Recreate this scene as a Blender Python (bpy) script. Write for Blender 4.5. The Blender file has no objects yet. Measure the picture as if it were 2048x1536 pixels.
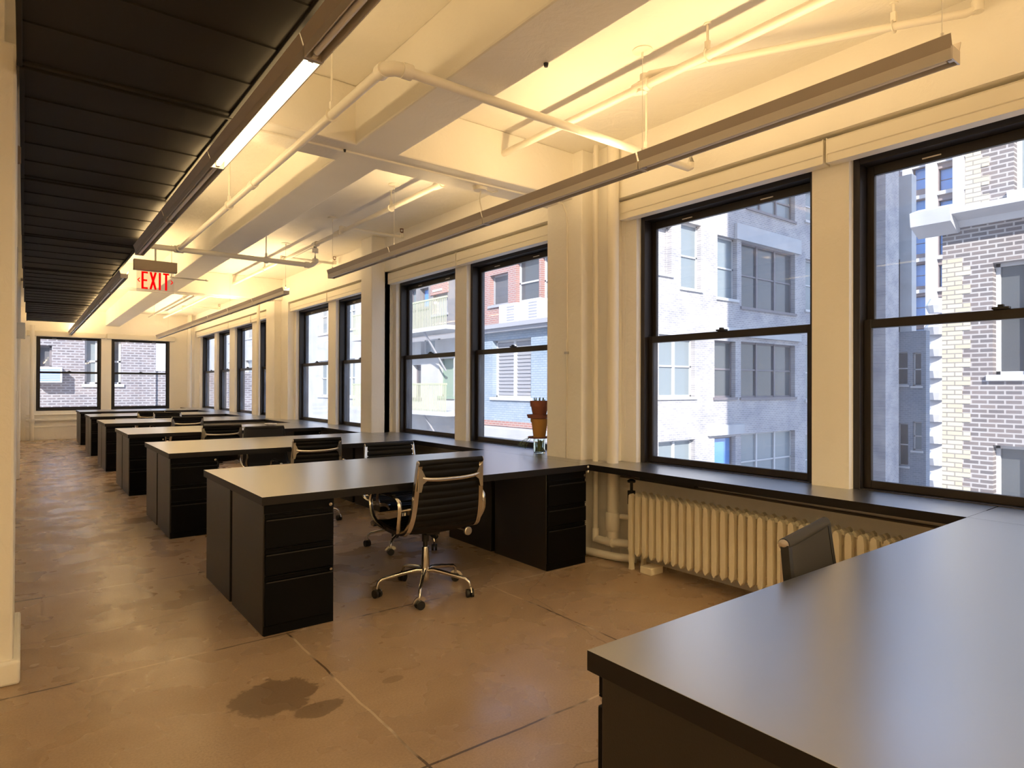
import bpy, bmesh, math, random
from mathutils import Vector, Matrix
random.seed(7)
C = bpy.context.scene.collection
R = math.radians

# ------------------------------------------------------------------ camera numbers
CF, CYAW, CPITCH, CROLL, CH = 1267.56, 0.6567, 0.0045, 0.0029, 1.3133
def cam_axes():
    cy, sy, cp, sp = math.cos(CYAW), math.sin(CYAW), math.cos(CPITCH), math.sin(CPITCH)
    F = Vector((sy*cp, cy*cp, sp)); Rt = Vector((cy, -sy, 0)); U = Rt.cross(F)
    cr, sr = math.cos(CROLL), math.sin(CROLL)
    return F, Rt*cr + U*sr, U*cr - Rt*sr
FW, RT, UP = cam_axes()
def at(px, py, ax, v):
    """point where the sight line of a photograph pixel meets a real plane (for surveying the street outside)"""
    d = FW + RT*((px-1024)/CF) + UP*((768-py)/CF)
    o = Vector((0, 0, CH)); i = 'XYZ'.index(ax)
    return o + d*((v-o[i])/d[i])

# ------------------------------------------------------------------ mesh helpers
def B(): return bmesh.new()
def box(bm, x0, x1, y0, y1, z0, z1):
    v = [bm.verts.new(p) for p in ((x0,y0,z0),(x1,y0,z0),(x1,y1,z0),(x0,y1,z0),(x0,y0,z1),(x1,y0,z1),(x1,y1,z1),(x0,y1,z1))]
    for f in ((0,3,2,1),(4,5,6,7),(0,1,5,4),(1,2,6,5),(2,3,7,6),(3,0,4,7)): bm.faces.new([v[i] for i in f])
    return bm
def sweep(bm, pts, prof, up=Vector((0,0,1)), closed=False, scale=None):
    """sweep a 2D profile [(u,v)] along points; v follows 'up' as far as it can"""
    pts = [Vector(p) for p in pts]; n = len(pts); rings = []
    for i, p in enumerate(pts):
        a = pts[(i-1) % n] if (closed or i > 0) else p
        b = pts[(i+1) % n] if (closed or i < n-1) else p
        d1 = (p-a).normalized() if (p-a).length > 1e-9 else None
        d2 = (b-p).normalized() if (b-p).length > 1e-9 else None
        d = ((d1 or d2) + (d2 or d1)).normalized()
        u = d.cross(up)
        if u.length < 1e-4: u = d.cross(Vector((1,0,0)) if abs(d.x) < .9 else Vector((0,1,0)))
        u.normalize(); w = u.cross(d).normalized()
        k = 1.0
        if d1 and d2:
            c = max(.5, d1.dot(d)); k = 1/c
        s = scale[i] if scale else 1
        rings.append([bm.verts.new(p + u*(q[0]*k*s) + w*(q[1]*s)) for q in prof])
    m = len(prof)
    for i in range(n if closed else n-1):
        r0, r1 = rings[i], rings[(i+1) % n]
        for j in range(m):
            bm.faces.new((r0[j], r0[(j+1) % m], r1[(j+1) % m], r1[j]))
    if not closed:
        bm.faces.new(rings[0][::-1]); bm.faces.new(rings[-1])
    return bm
def circ(r, n=12, ry=None):
    return [(r*math.cos(2*math.pi*i/n), (ry or r)*math.sin(2*math.pi*i/n)) for i in range(n)]
def rect(w, h): return [(-w/2,-h/2),(w/2,-h/2),(w/2,h/2),(-w/2,h/2)]
def tube(bm, pts, r, n=12, **k): return sweep(bm, pts, circ(r, n), **k)
def lathe(bm, prof, c=(0,0,0), n=24, axis='Z', cap=True):
    rings = []
    for r, z in prof:
        ring = []
        for i in range(n):
            a = 2*math.pi*i/n; x, y = r*math.cos(a), r*math.sin(a)
            p = {'Z': (x, y, z), 'X': (z, x, y), 'Y': (y, z, x)}[axis]
            ring.append(bm.verts.new(Vector(p) + Vector(c)))
        rings.append(ring)
    for a, b in zip(rings, rings[1:]):
        for i in range(n): bm.faces.new((a[i], a[(i+1)%n], b[(i+1)%n], b[i]))
    if cap: bm.faces.new(rings[0][::-1]); bm.faces.new(rings[-1])
    return bm
def prism(bm, poly, a0, a1, axis='X'):
    def P(q, a): return {'X': (a, q[0], q[1]), 'Y': (q[0], a, q[1]), 'Z': (q[0], q[1], a)}[axis]
    r0 = [bm.verts.new(P(q, a0)) for q in poly]; r1 = [bm.verts.new(P(q, a1)) for q in poly]
    bm.faces.new(r0[::-1]); bm.faces.new(r1)
    for i in range(len(poly)):
        j = (i+1) % len(poly); bm.faces.new((r0[i], r0[j], r1[j], r1[i]))
    return bm
def obj_split(name, bm, mat, parent=None, **k):
    """every separate piece of the mesh becomes an object of its own"""
    bm.verts.index_update(); seen = set(); outs = []
    for v0 in bm.verts:
        if v0 in seen: continue
        st = [v0]; seen.add(v0); part = []
        while st:
            v = st.pop(); part.append(v)
            for e in v.link_edges:
                w = e.other_vert(v)
                if w not in seen: seen.add(w); st.append(w)
        nb = bmesh.new(); mp = {v: nb.verts.new(v.co) for v in part}
        for f in {f for v in part for f in v.link_faces}: nb.faces.new([mp[v] for v in f.verts])
        outs.append(obj(name, nb, mat, parent, **k))
    bm.free(); return outs
def obj(name, bm, mat, parent=None, bevel=0, smooth=True, shift=None):
    me = bpy.data.meshes.new(name)
    bmesh.ops.recalc_face_normals(bm, faces=bm.faces[:])
    if shift is not None: bmesh.ops.translate(bm, verts=bm.verts[:], vec=-Vector(shift))
    bm.to_mesh(me); bm.free()
    if isinstance(mat, (list, tuple)):
        for m in mat: me.materials.append(m)
    else: me.materials.append(mat)
    if smooth:
        me.polygons.foreach_set('use_smooth', [True]*len(me.polygons))
        me.set_sharp_from_angle(angle=R(38))
    o = bpy.data.objects.new(name, me); C.objects.link(o)
    if parent: o.parent = parent
    if shift is not None: o.location = shift
    if bevel:
        b = o.modifiers.new('bevel', 'BEVEL'); b.width = bevel; b.segments = 2; b.limit_method = 'ANGLE'; b.angle_limit = R(40)
    return o
def edge_band(o, m):
    o.data.materials.append(m)
    for p in o.data.polygons:
        if p.normal.z < .5: p.material_index = 1
def tag(o, label=None, cat=None, group=None, kind=None):
    if label: o['label'] = label
    if cat: o['category'] = cat
    if group: o['group'] = group
    if kind: o['kind'] = kind
    return o
def thing(name, label, cat, loc=(0,0,0), rz=0, group=None):
    o = bpy.data.objects.new(name, None); C.objects.link(o)
    o.location = loc; o.rotation_euler = (0,0,rz); o.empty_display_size = .05
    return tag(o, label, cat, group)
def struct(name, bm, m, **k): return tag(obj(name, bm, m, **k), kind='structure')
def dup(root, loc, rz=0, label=None, group=None):
    def cp(o, par):
        c = o.copy(); C.objects.link(c); c.parent = par
        for ch in [x for x in kids.get(o.name, [])]: cp(ch, c)
        return c
    kids = {}
    for o in bpy.data.objects:
        if o.parent: kids.setdefault(o.parent.name, []).append(o)
    r = cp(root, None); r.location = loc; r.rotation_euler = (0,0,rz)
    if label: r['label'] = label
    if group: r['group'] = group
    return r

# ------------------------------------------------------------------ materials
def mat(name, col, rough=.5, metal=0, spec=.5, emis=None, es=1, trans=0, coat=0):
    m = bpy.data.materials.new(name); m.use_nodes = True
    p = m.node_tree.nodes['Principled BSDF']
    p.inputs['Base Color'].default_value = (*col, 1); p.inputs['Roughness'].default_value = rough
    p.inputs['Metallic'].default_value = metal; p.inputs['Specular IOR Level'].default_value = spec
    p.inputs['Transmission Weight'].default_value = trans
    p.inputs['Coat Weight'].default_value = coat
    if emis:
        p.inputs['Emission Color'].default_value = (*emis, 1); p.inputs['Emission Strength'].default_value = es
    return m
def N(m, t, **k):
    n = m.node_tree.nodes.new(t)
    for a, b in k.items():
        if a.startswith('i_'):
            key = a[2:]; key = int(key) if key.isdigit() else key.replace('_', ' ')
            n.inputs[key].default_value = b
        else: setattr(n, a, b)
    return n
def L(m, a, b): m.node_tree.links.new(a, b)
def PB(m): return m.node_tree.nodes['Principled BSDF']
def coords(m):
    g = N(m, 'ShaderNodeNewGeometry'); return g.outputs['Position']
def noisecol(m, c1, c2, scale=3, detail=6, lo=.35, hi=.65, vec=None):
    n = N(m, 'ShaderNodeTexNoise', i_Scale=scale, i_Detail=detail); L(m, vec or coords(m), n.inputs['Vector'])
    r = N(m, 'ShaderNodeValToRGB'); e = r.color_ramp.elements
    e[0].position, e[1].position = lo, hi; e[0].color, e[1].color = (*c1,1), (*c2,1)
    L(m, n.outputs['Fac'], r.inputs['Fac']); return r.outputs['Color']
def bump(m, height, strength=.3, dist=.01):
    b = N(m, 'ShaderNodeBump', i_Strength=strength, i_Distance=dist)
    L(m, height, b.inputs['Height']); L(m, b.outputs['Normal'], PB(m).inputs['Normal'])
def plaster(name, c1, c2, bscale=7, bstr=.35, rough=.55):
    m = mat(name, c1, rough)
    L(m, noisecol(m, c1, c2, 1.3, 8, .3, .7), PB(m).inputs['Base Color'])
    n = N(m, 'ShaderNodeTexNoise', i_Scale=bscale, i_Detail=9, i_Roughness=.62, i_Distortion=.6); L(m, coords(m), n.inputs['Vector'])
    bump(m, n.outputs['Fac'], bstr, .02); return m
M_wall = plaster('cream_plaster', (.85,.82,.76), (.88,.86,.80))
M_ceil = plaster('painted_concrete', (.80,.77,.70), (.86,.83,.76), 5, .45)
M_pipe = mat('cream_painted_pipe', (.80,.76,.67), .38)
M_trim = mat('cream_shade', (.80,.76,.66), .5)

def laminate():
    m = mat('black_laminate', (.02,.018,.018), .25, 0, .5)
    PB(m).inputs['Base Color'].default_value = (.50,.51,.52,1); PB(m).inputs['Metallic'].default_value = 1.0; PB(m).inputs['Roughness'].default_value = .29
    n = N(m, 'ShaderNodeTexNoise', i_Scale=420, i_Detail=2); L(m, coords(m), n.inputs['Vector'])
    bump(m, n.outputs['Fac'], .12, .0006)
    return m
M_top = laminate()
M_edge = mat('black_edge_band', (.008,.007,.007), .45, 0, .35)
def powder():
    m = mat('black_powder_coat', (.008,.007,.006), .38, 0, .7)
    n = N(m, 'ShaderNodeTexNoise', i_Scale=260, i_Detail=3); L(m, coords(m), n.inputs['Vector'])
    bump(m, n.outputs['Fac'], .35, .001); return m
M_cab = powder()
M_drawer = mat('black_drawer_front', (.0025,.0025,.003), .55, 0, .12)
M_alu = mat('polished_aluminium', (.72,.69,.64), .2, 1)
M_steel = mat('satin_steel', (.6,.58,.55), .35, 1)
M_leather = mat('black_leather', (.003,.003,.003), .5, 0, .25)
M_greymesh = mat('charcoal_mesh_fabric', (.034,.032,.03), .75, 0, .3)
M_black = mat('matt_black', (.012,.012,.012), .5)
M_frame = mat('black_window_aluminium', (.016,.013,.013), .38, 0, .5)
M_white = mat('white_plastic', (.8,.8,.78), .4)
M_panel = None
def panel_mat():
    m = mat('charcoal_panel', (.020,.018,.015), .8, 0, .3)
    n = N(m, 'ShaderNodeTexNoise', i_Scale=150, i_Detail=3); L(m, coords(m), n.inputs['Vector'])
    bump(m, n.outputs['Fac'], .2, .001); return m
M_panel = panel_mat()
M_fix = mat('grey_painted_fixture', (.52,.48,.43), .45, .1)
M_fixl = mat('aluminium_fixture_trim', (.6,.55,.5), .35, .6)
M_tube_off = mat('unlit_tube', (.75,.73,.7), .25)
M_tube_on = mat('lit_tube', (1,.9,.6), .3, emis=(1,.86,.50), es=6)
M_ledge_dark = mat('grey_raceway', (.12,.10,.09), .6)

def glass(name='window_glass', tint=(1,1,1), refl=.05):
    m = bpy.data.materials.new(name); m.use_nodes = True; nt = m.node_tree
    nt.nodes.remove(nt.nodes['Principled BSDF']); out = nt.nodes['Material Output']
    t = N(m, 'ShaderNodeBsdfTransparent'); t.inputs['Color'].default_value = (*tint,1)
    g = N(m, 'ShaderNodeBsdfGlossy', i_Roughness=.02); lw = N(m, 'ShaderNodeLayerWeight', i_Blend=.5)
    pw = N(m, 'ShaderNodeMath', operation='POWER'); L(m, lw.outputs['Facing'], pw.inputs[0]); pw.inputs[1].default_value = 5
    fr = N(m, 'ShaderNodeMath', operation='MULTIPLY_ADD'); L(m, pw.outputs[0], fr.inputs[0]); fr.inputs[1].default_value = .55; fr.inputs[2].default_value = .035
    mx = N(m, 'ShaderNodeMixShader'); L(m, fr.outputs[0], mx.inputs[0]); L(m, t.outputs[0], mx.inputs[1]); L(m, g.outputs[0], mx.inputs[2])
    # a thin film of dust on the outside of the panes
    du = N(m, 'ShaderNodeBsdfTranslucent'); du.inputs['Color'].default_value = (.9,.93,1,1)
    nz = N(m, 'ShaderNodeTexNoise', i_Scale=2.5, i_Detail=8); L(m, coords(m), nz.inputs['Vector'])
    mr = N(m, 'ShaderNodeMapRange', i_1=.3, i_2=.7, i_3=.02, i_4=.07); L(m, nz.outputs['Fac'], mr.inputs[0])
    m2 = N(m, 'ShaderNodeMixShader'); L(m, mr.outputs[0], m2.inputs[0]); L(m, mx.outputs[0], m2.inputs[1]); L(m, du.outputs[0], m2.inputs[2])
    L(m, m2.outputs[0], out.inputs[0]); return m
M_glass = glass()
def jarglass():
    m = mat('vase_glass', (.9,.97,.92), .03, 0, .5, trans=1); PB(m).inputs['IOR'].default_value = 1.4; return m
M_vase = jarglass()

def floor_mat():
    m = mat('polished_concrete', (.3,.2,.13), .35, 0, .5)
    pos = coords(m)
    c1 = noisecol(m, (.34,.235,.15), (.46,.335,.22), .8, 4, .3, .7, pos)
    mpv = N(m, 'ShaderNodeVectorMath', operation='MULTIPLY'); L(m, pos, mpv.inputs[0]); mpv.inputs[1].default_value = (.55, 1.7, 1)
    c2 = noisecol(m, (.20,.125,.075), (.54,.42,.29), 2.2, 5, .2, .8, mpv.outputs[0])
    mx = N(m, 'ShaderNodeMix', data_type='RGBA', i_Factor=.2); L(m, c1, mx.inputs[6]); L(m, c2, mx.inputs[7])
    sp = N(m, 'ShaderNodeTexNoise', i_Scale=110, i_Detail=5, i_Roughness=.7); L(m, pos, sp.inputs['Vector'])
    mx2 = N(m, 'ShaderNodeMix', data_type='RGBA', blend_type='OVERLAY', i_Factor=.4); L(m, mx.outputs[2], mx2.inputs[6]); L(m, sp.outputs['Fac'], mx2.inputs[7])
    sep = N(m, 'ShaderNodeSeparateXYZ'); L(m, pos, sep.inputs[0])
    def math_(op, a, b=None, c=None):
        n = N(m, 'ShaderNodeMath', operation=op)
        for i, q in enumerate((a, b, c)):
            if q is None: continue
            if isinstance(q, (int, float)): n.inputs[i].default_value = q
            else: L(m, q, n.inputs[i])
        return n.outputs[0]
    wob = N(m, 'ShaderNodeTexNoise', i_Scale=3, i_Detail=3); L(m, pos, wob.inputs['Vector'])
    wv = math_('MULTIPLY', math_('SUBTRACT', wob.outputs['Fac'], .5), .03)
    def lines(coord, off, per, w):
        q = math_('ADD', coord, wv)
        q = math_('DIVIDE', math_('SUBTRACT', q, off), per)
        fr = math_('ABSOLUTE', math_('SUBTRACT', math_('FRACT', math_('ADD', q, 100.5)), .5))
        return math_('LESS_THAN', math_('MULTIPLY', fr, per), w)
    ly = lines(sep.outputs[1], .435, 1.482, .0055)
    lx = math_('MULTIPLY', lines(sep.outputs[0], 1.117, 1.335, .0055), math_('LESS_THAN', sep.outputs[1], 3.41))
    ln = math_('MAXIMUM', ly, lx)
    brk = N(m, 'ShaderNodeTexNoise', i_Scale=1.7, i_Detail=4); L(m, pos, brk.inputs['Vector'])
    r = N(m, 'ShaderNodeValToRGB'); e = r.color_ramp.elements; e[0].position=.47; e[1].position=.53
    e[0].color=(.035,.02,.012,1); e[1].color=(.62,.50,.36,1); L(m, brk.outputs['Fac'], r.inputs['Fac'])
    mx3 = N(m, 'ShaderNodeMix', data_type='RGBA'); L(m, math_('MULTIPLY', ln, .8), mx3.inputs[0]); L(m, mx2.outputs[2], mx3.inputs[6]); L(m, r.outputs['Color'], mx3.inputs[7])
    # the oily blotch near the aisle and a few small ones
    dn = N(m, 'ShaderNodeTexNoise', i_Scale=5.5, i_Detail=5, i_Roughness=.6); L(m, pos, dn.inputs['Vector'])
    col = mx3.outputs[2]
    for (cx, cy, rx, ry, dark, amp) in ((.85,2.74,.165,.165,.60,1.5),(.975,2.53,.11,.06,.55,1.5),(1.32,2.58,.05,.03,.35,.5)):
        a = math_('DIVIDE', math_('SUBTRACT', sep.outputs[0], cx), rx); b = math_('DIVIDE', math_('SUBTRACT', sep.outputs[1], cy), ry)
        d = math_('SQRT', math_('ADD', math_('MULTIPLY', a, a), math_('MULTIPLY', b, b)))
        d = math_('ADD', d, math_('MULTIPLY', math_('SUBTRACT', dn.outputs['Fac'], .5), amp))
        mask = N(m, 'ShaderNodeMapRange', i_1=1.04, i_2=.97, i_3=0, i_4=dark); L(m, d, mask.inputs[0])
        q = N(m, 'ShaderNodeMix', data_type='RGBA'); L(m, mask.outputs[0], q.inputs[0]); L(m, col, q.inputs[6]); q.inputs[7].default_value = (.085,.052,.03,1)
        col = q.outputs[2]
    # branching hairline cracks
    vo = N(m, 'ShaderNodeTexVoronoi', feature='DISTANCE_TO_EDGE', i_Scale=.42)
    ad = N(m, 'ShaderNodeVectorMath', operation='ADD'); dn2 = N(m, 'ShaderNodeTexNoise', i_Scale=3.5, i_Detail=5); dsc = N(m, 'ShaderNodeVectorMath', operation='SCALE'); dsc.inputs['Scale'].default_value = .16
    L(m, pos, dn2.inputs['Vector']); L(m, pos, ad.inputs[0]); L(m, dn2.outputs['Color'], dsc.inputs[0]); L(m, dsc.outputs[0], ad.inputs[1]); L(m, ad.outputs[0], vo.inputs['Vector'])
    cr = math_('MULTIPLY', math_('LESS_THAN', vo.outputs['Distance'], .0012), .4)
    q = N(m, 'ShaderNodeMix', data_type='RGBA'); L(m, cr, q.inputs[0]); L(m, col, q.inputs[6]); q.inputs[7].default_value = (.07,.045,.03,1)
    L(m, q.outputs[2], PB(m).inputs['Base Color'])
    rr = N(m, 'ShaderNodeMapRange', i_1=.3, i_2=.7, i_3=.17, i_4=.40); L(m, wob.outputs['Fac'], rr.inputs[0]); L(m, rr.outputs[0], PB(m).inputs['Roughness'])
    bump(m, math_('ADD', math_('MULTIPLY', sp.outputs['Fac'], .5), math_('MULTIPLY', ln, -1.0)), .25, .003)
    return m
M_floor = floor_mat()

def brick(name, c1, c2, mortar, plane, bw=.22, bh=.075, ms=.012, vary=None, rough=.85):
    m = mat(name, c1, rough)
    sep = N(m, 'ShaderNodeSeparateXYZ'); L(m, coords(m), sep.inputs[0])
    cmb = N(m, 'ShaderNodeCombineXYZ'); L(m, sep.outputs[1 if plane == 'X' else 0], cmb.inputs[0]); L(m, sep.outputs[2], cmb.inputs[1])
    b = N(m, 'ShaderNodeTexBrick', i_Scale=1.0); L(m, cmb.outputs[0], b.inputs['Vector'])
    b.inputs['Color1'].default_value=(*c1,1); b.inputs['Color2'].default_value=(*c2,1); b.inputs['Mortar'].default_value=(*mortar,1)
    b.inputs['Brick Width'].default_value=bw; b.inputs['Row Height'].default_value=bh; b.inputs['Mortar Size'].default_value=ms; b.inputs['Bias'].default_value=0
    col = b.outputs['Color']
    if vary:
        nc = noisecol(m, vary, (1,1,1), 1.2, 8, .3, .6)
        q = N(m, 'ShaderNodeMix', data_type='RGBA', blend_type='MULTIPLY', i_Factor=.9); L(m, col, q.inputs[6]); L(m, nc, q.inputs[7]); col = q.outputs[2]
    L(m, col, PB(m).inputs['Base Color'])
    bump(m, b.outputs['Fac'], .5, -.01)
    return m
M_brA = brick('weathered_grey_brick', (.43,.40,.39), (.33,.315,.315), (.52,.50,.49), 'Y', vary=(.68,.70,.76))
M_brC = brick('old_brown_brick', (.185,.155,.145), (.125,.112,.112), (.36,.34,.325), 'X', .24, .08, .014, vary=(.82,.76,.74))
M_quoin = brick('cream_glazed_brick', (.44,.38,.27), (.5,.45,.34), (.24,.22,.19), 'X', .24, .08, .01)
M_brK = brick('grey_pink_brick', (.20,.165,.17), (.125,.11,.12), (.30,.29,.30), 'Y', .24, .085, .022, vary=(.8,.78,.8))
M_brB = brick('painted_pale_blue_brick', (.26,.32,.37), (.30,.35,.40), (.21,.26,.31), 'X', vary=(.75,.8,.88))
M_brR = brick('red_brick', (.34,.15,.12), (.28,.14,.12), (.36,.3,.27), 'X')
M_stone = plaster('pale_limestone', (.40,.40,.41), (.48,.48,.48), 4, .3)
M_towerw = plaster('white_terracotta', (.46,.45,.46), (.54,.53,.53), 2, .2)
M_spandrel = mat('brown_spandrel', (.24,.20,.20), .7)
M_whiteb = plaster('whitewashed_wall', (.38,.37,.36), (.46,.46,.46), 3, .3)
M_grey = mat('grey_render', (.3,.3,.32), .8)
M_wfw = mat('white_sash_paint', (.50,.50,.50), .5)
M_wfd = mat('brown_sash_paint', (.16,.14,.15), .5)
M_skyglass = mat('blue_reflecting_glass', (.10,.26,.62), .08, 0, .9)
M_dglass = mat('dim_glass', (.07,.075,.08), .12, 0, .5)
M_lglass = mat('curtained_glass', (.20,.235,.25), .2, 0, .5)
M_green = mat('pale_green_paint', (.22,.29,.23), .6)
M_yell = mat('pale_yellow_green_paint', (.42,.44,.28), .6)
M_opening = mat('dark_opening', (.09,.09,.1), .8)  # shade inside open doors and windows, put in as a dark colour

# ------------------------------------------------------------------ ROOM SHELL
CZ, SZ = 3.20, 2.828            # ceiling, beam soffit
LZ = .735                       # worktops
struct('floor', box(B(), -2.2, 3.85, -5, 19.35, -.25, 0), M_floor, smooth=False)

ceil = struct('ceiling', box(B(), -2.2, 3.9, -5, 19.35, CZ, CZ+.3), M_ceil, smooth=False)
def rough_box(x0, x1, y0, y1, z0, z1, cut=.25, amp=.006, seed=1):
    """plastered beam: subdivided box with slightly uneven trowelled faces"""
    bm = B(); rnd = random.Random(seed)
    box(bm, x0, x1, y0, y1, z0, z1)
    return bm
obj('beam', rough_box(1.64, 1.945, -5, 19.05, SZ, CZ), M_ceil, ceil, smooth=False, bevel=.012)
for y0, y1 in ((3.74,4.09), (11.35,11.70)):
    obj('beam', rough_box(-.6, 3.64, y0, y1, SZ+.0005, CZ), M_ceil, ceil, smooth=False, bevel=.012)
    b = B()                     # thin drip moulding run along the soffit
    box(b, -.1, 3.5, (y0+y1)/2-.05, (y0+y1)/2-.03, SZ-.012, SZ+.01); obj('soffit_bead', b, M_ceil, ceil, bevel=.004)

WB = [3.43, 4.14]               # recess limits are listed per bay below
RX, WX, FX = 3.73, 3.62, 3.78   # recess back plane, wall plane, window frame front
# (recess y0, y1, [window y ranges])
BAYS = [(-2.5,-.22,[(-2.35,-.98+.0)]),
        (.12,3.43,[(.32,1.69),(1.905,3.275)]),
        (4.14,7.34,[(4.27,5.635),(5.86,7.24)]),
        (7.72,11.05,[(7.84,9.20),(9.50,10.96)]),
        (11.95,18.60,[(12.15,13.22),(13.62,14.98),(15.42,16.62),(16.88,18.42)])]
WTOP, WBOT = 2.64, .70
b = B()
# spandrel, header, end strips
box(b, 3.72, 3.95, -5, 19.35, -.25, WBOT)
box(b, WX, 3.95, -5, 19.35, 2.765, CZ)
prev = -5
for (r0, r1, ws) in BAYS:
    box(b, WX, 3.95, prev, r0, 0 if False else .0, 2.765); prev = r1
box(b, WX, 3.95, prev, 19.35, 0, 2.765)
for (r0, r1, ws) in BAYS:
    e = r0
    for (w0, w1) in ws:
        box(b, RX, 3.95, e, w0, WBOT, 2.765); e = w1
    box(b, RX, 3.95, e, r1, WBOT, 2.765)
    box(b, RX, 3.95, r0, r1, WTOP, 2.765)
wr = struct('wall_right', b, M_wall, smooth=False)
# piers
PIERS = [(-.30,.02,3.52),(3.64,4.06,3.50),(7.34,7.66,3.44),(11.42,11.90,3.50)]
for (y0, y1, x) in PIERS:
    obj('pier', box(B(), x, 3.70, y0, y1, 0, CZ), M_wall, wr, smooth=False, bevel=.01)
for (y0, y1) in ((1.69,1.905),(5.635,5.86),(9.2,9.5),(13.22,13.62),(14.98,15.42),(16.62,16.88)):
    pass

b = B(); BW = [(.24,1.555),(1.775,3.10)]; BY = 19.05
box(b, -.5, 3.75, BY, 19.35, 0, .70); box(b, -.5, 3.75, BY, 19.35, 2.55, CZ)
for x0, x1 in ((-.5,.24),(1.555,1.775),(3.10,3.75)): box(b, x0, x1, BY, 19.35, .70, 2.55)
wb = struct('wall_back', b, M_wall, smooth=False)
b = B(); box(b, .05, 3.5, 18.99, 19.05, .30, .34); box(b, .05, 3.5, 19.0, 19.05, 0, .30); box(b, .05, 3.5, 18.97, 19.05, .46, .5); box(b, .05, 3.5, 18.98, 19.05, .60, .62)
struct('trim_1', b, M_wall, smooth=False, bevel=.006)
b = B(); box(b, -.6, -.075, 3.60, 19.35, 0, CZ); box(b, -2.2, -.5, 3.62, 3.8, 0, CZ)
wl = struct('wall_left', b, M_wall, smooth=False)
for (y0, y1) in ((3.56,4.25),(11.2,11.85)):
    obj('pier', box(B(), -.55, -.03 if y0 < 5 else -.035, y0, y1, 0, SZ), M_wall, wl, smooth=False, bevel=.012)
for y0 in (6.0, 8.6, 14.2, 16.6):
    obj('pier', box(B(), -.2, -.058, y0, y0+.35, 0, CZ), M_wall, wl, smooth=False, bevel=.01)
struct('baseboard_left', box(B(), -.5, -.005, 3.53, 4.3, 0, .105), M_wall, bevel=.012)
struct('wall_front', box(B(), -2.2, 3.95, -5.2, -5, 0, CZ), M_wall, smooth=False)
struct('wall_aisle', box(B(), -2.4, -2.2, -5, 3.8, 0, CZ), M_wall, smooth=False)
b = B(); box(b, -2.4, 4.06, -5.2, 19.36, CZ+.3, CZ+.5); struct('roof', b, M_grey, smooth=False)

# ------------------------------------------------------------------ WINDOWS (double hung)
def window(n, a0, a1, z0, z1, f, axis='X', lab=''):
    """axis X: in the right wall, a = y, plane x = f; axis Y: in the back wall, a = x, plane y = f"""
    def bx(bm, d0, d1, p0, p1, q0, q1):
        if axis == 'X': box(bm, f+d0, f+d1, p0, p1, q0, q1)
        else: box(bm, p0, p1, f+d0, f+d1, q0, q1)
    mid = z0 + .503*(z1-z0)
    fr = B(); j = .038
    bx(fr, 0, .16, a0, a0+j, z0, z1); bx(fr, 0, .16, a1-j, a1, z0, z1); bx(fr, 0, .16, a0+j, a1-j, z1-.05, z1); bx(fr, 0, .16, a0+j, a1-j, z0, z0+.04)
    root = struct(f'window_{n}', fr, M_frame, bevel=.003)
    def sash(nm, d0, d1, q0, q1, top, bot, st=.04):
        s = B(); i0, i1 = a0+j+.001, a1-j-.001
        bx(s, d0, d1, i0, i0+st, q0, q1); bx(s, d0, d1, i1-st, i1, q0, q1)
        bx(s, d0, d1, i0+st, i1-st, q1-top, q1); bx(s, d0, d1, i0+st, i1-st, q0, q0+bot)
        o = obj(nm, s, M_frame, root, bevel=.003)
        g = B(); dm = (d0+d1)/2; bx(g, dm-.003, dm+.003, i0+st-.004, i1-st+.004, q0+bot-.004, q1-top+.004)
        obj('pane', g, M_glass, o, smooth=False); return o
    up = sash('upper_sash', .085, .115, mid-.02, z1-.051, .055, .045)
    lo = sash('lower_sash', .045, .075, z0+.041, mid+.028, .05, .045)
    s = B(); c = (a0+a1)/2
    bx(s, .03, .07, c-.035, c+.035, mid+.0285, mid+.04); bx(s, .035, .06, c-.012, c+.012, mid+.04, mid+.052)
    obj('sash_lock', s, M_black, root, bevel=.002)
    s = B()
    for k in (.27, .73):
        q = a0+(a1-a0)*k; bx(s, .081, .0845, q-.045, q+.045, z1-.085, z1-.078)
    obj_split('pull_slot', s, M_white, root)
    return root
n = 0
for (r0, r1, ws) in BAYS[1:]:
    for (w0, w1) in ws:
        n += 1; window(n, w0, w1, WBOT, WTOP, FX)
n += 1; window(n, -2.35, -.98, WBOT, WTOP, FX)
for (x0, x1) in BW:
    n += 1; window(n, x0, x1, .70, 2.55, BY+.02, 'Y')

# roller shade cassettes
def shade(a0, a1, label, axis='X', zb=2.605, ztop=2.745):
    if axis == 'X':
        t = thing('roller_shade', label, 'window shade', (3.66, (a0+a1)/2, zb), 0, 'cream roller shade cassettes over the windows')
        h = (a1-a0)/2
        prof = [(-.012,0),(-.012,.045),(-.018,.05),(-.018,.125),(-.004,.14),(.065,.14),(.065,0)]
        obj('cassette', prism(B(), prof, -h, h, 'Y'), M_trim, t)
        b = B(); box(b, -.019, .066, -h-.004, -h, 0, .14); box(b, -.019, .066, h, h+.004, 0, .14); obj_split('end_cap', b, M_trim, t)
    else:
        t = thing('roller_shade', label, 'window shade', ((a0+a1)/2, BY-.071, zb), 0, 'cream roller shade cassettes over the windows')
        h = (a1-a0)/2
        obj('cassette', box(B(), -h, h, 0, .07, 0, .13), M_trim, t, bevel=.01)
    return t
def cord(y, label, z0=1.0):
    t = thing('shade_cord', label, 'cord', (3.70, y, z0))
    b = B(); tube(b, [(0,0,1.6),(0,-.004,.03),(.0,0,0),(0,.012,0),(0,.016,.03),(0,.016,1.6)], .0022, 6, up=Vector((1,0,0)))
    obj('bead_chain', b, M_trim, t)
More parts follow.
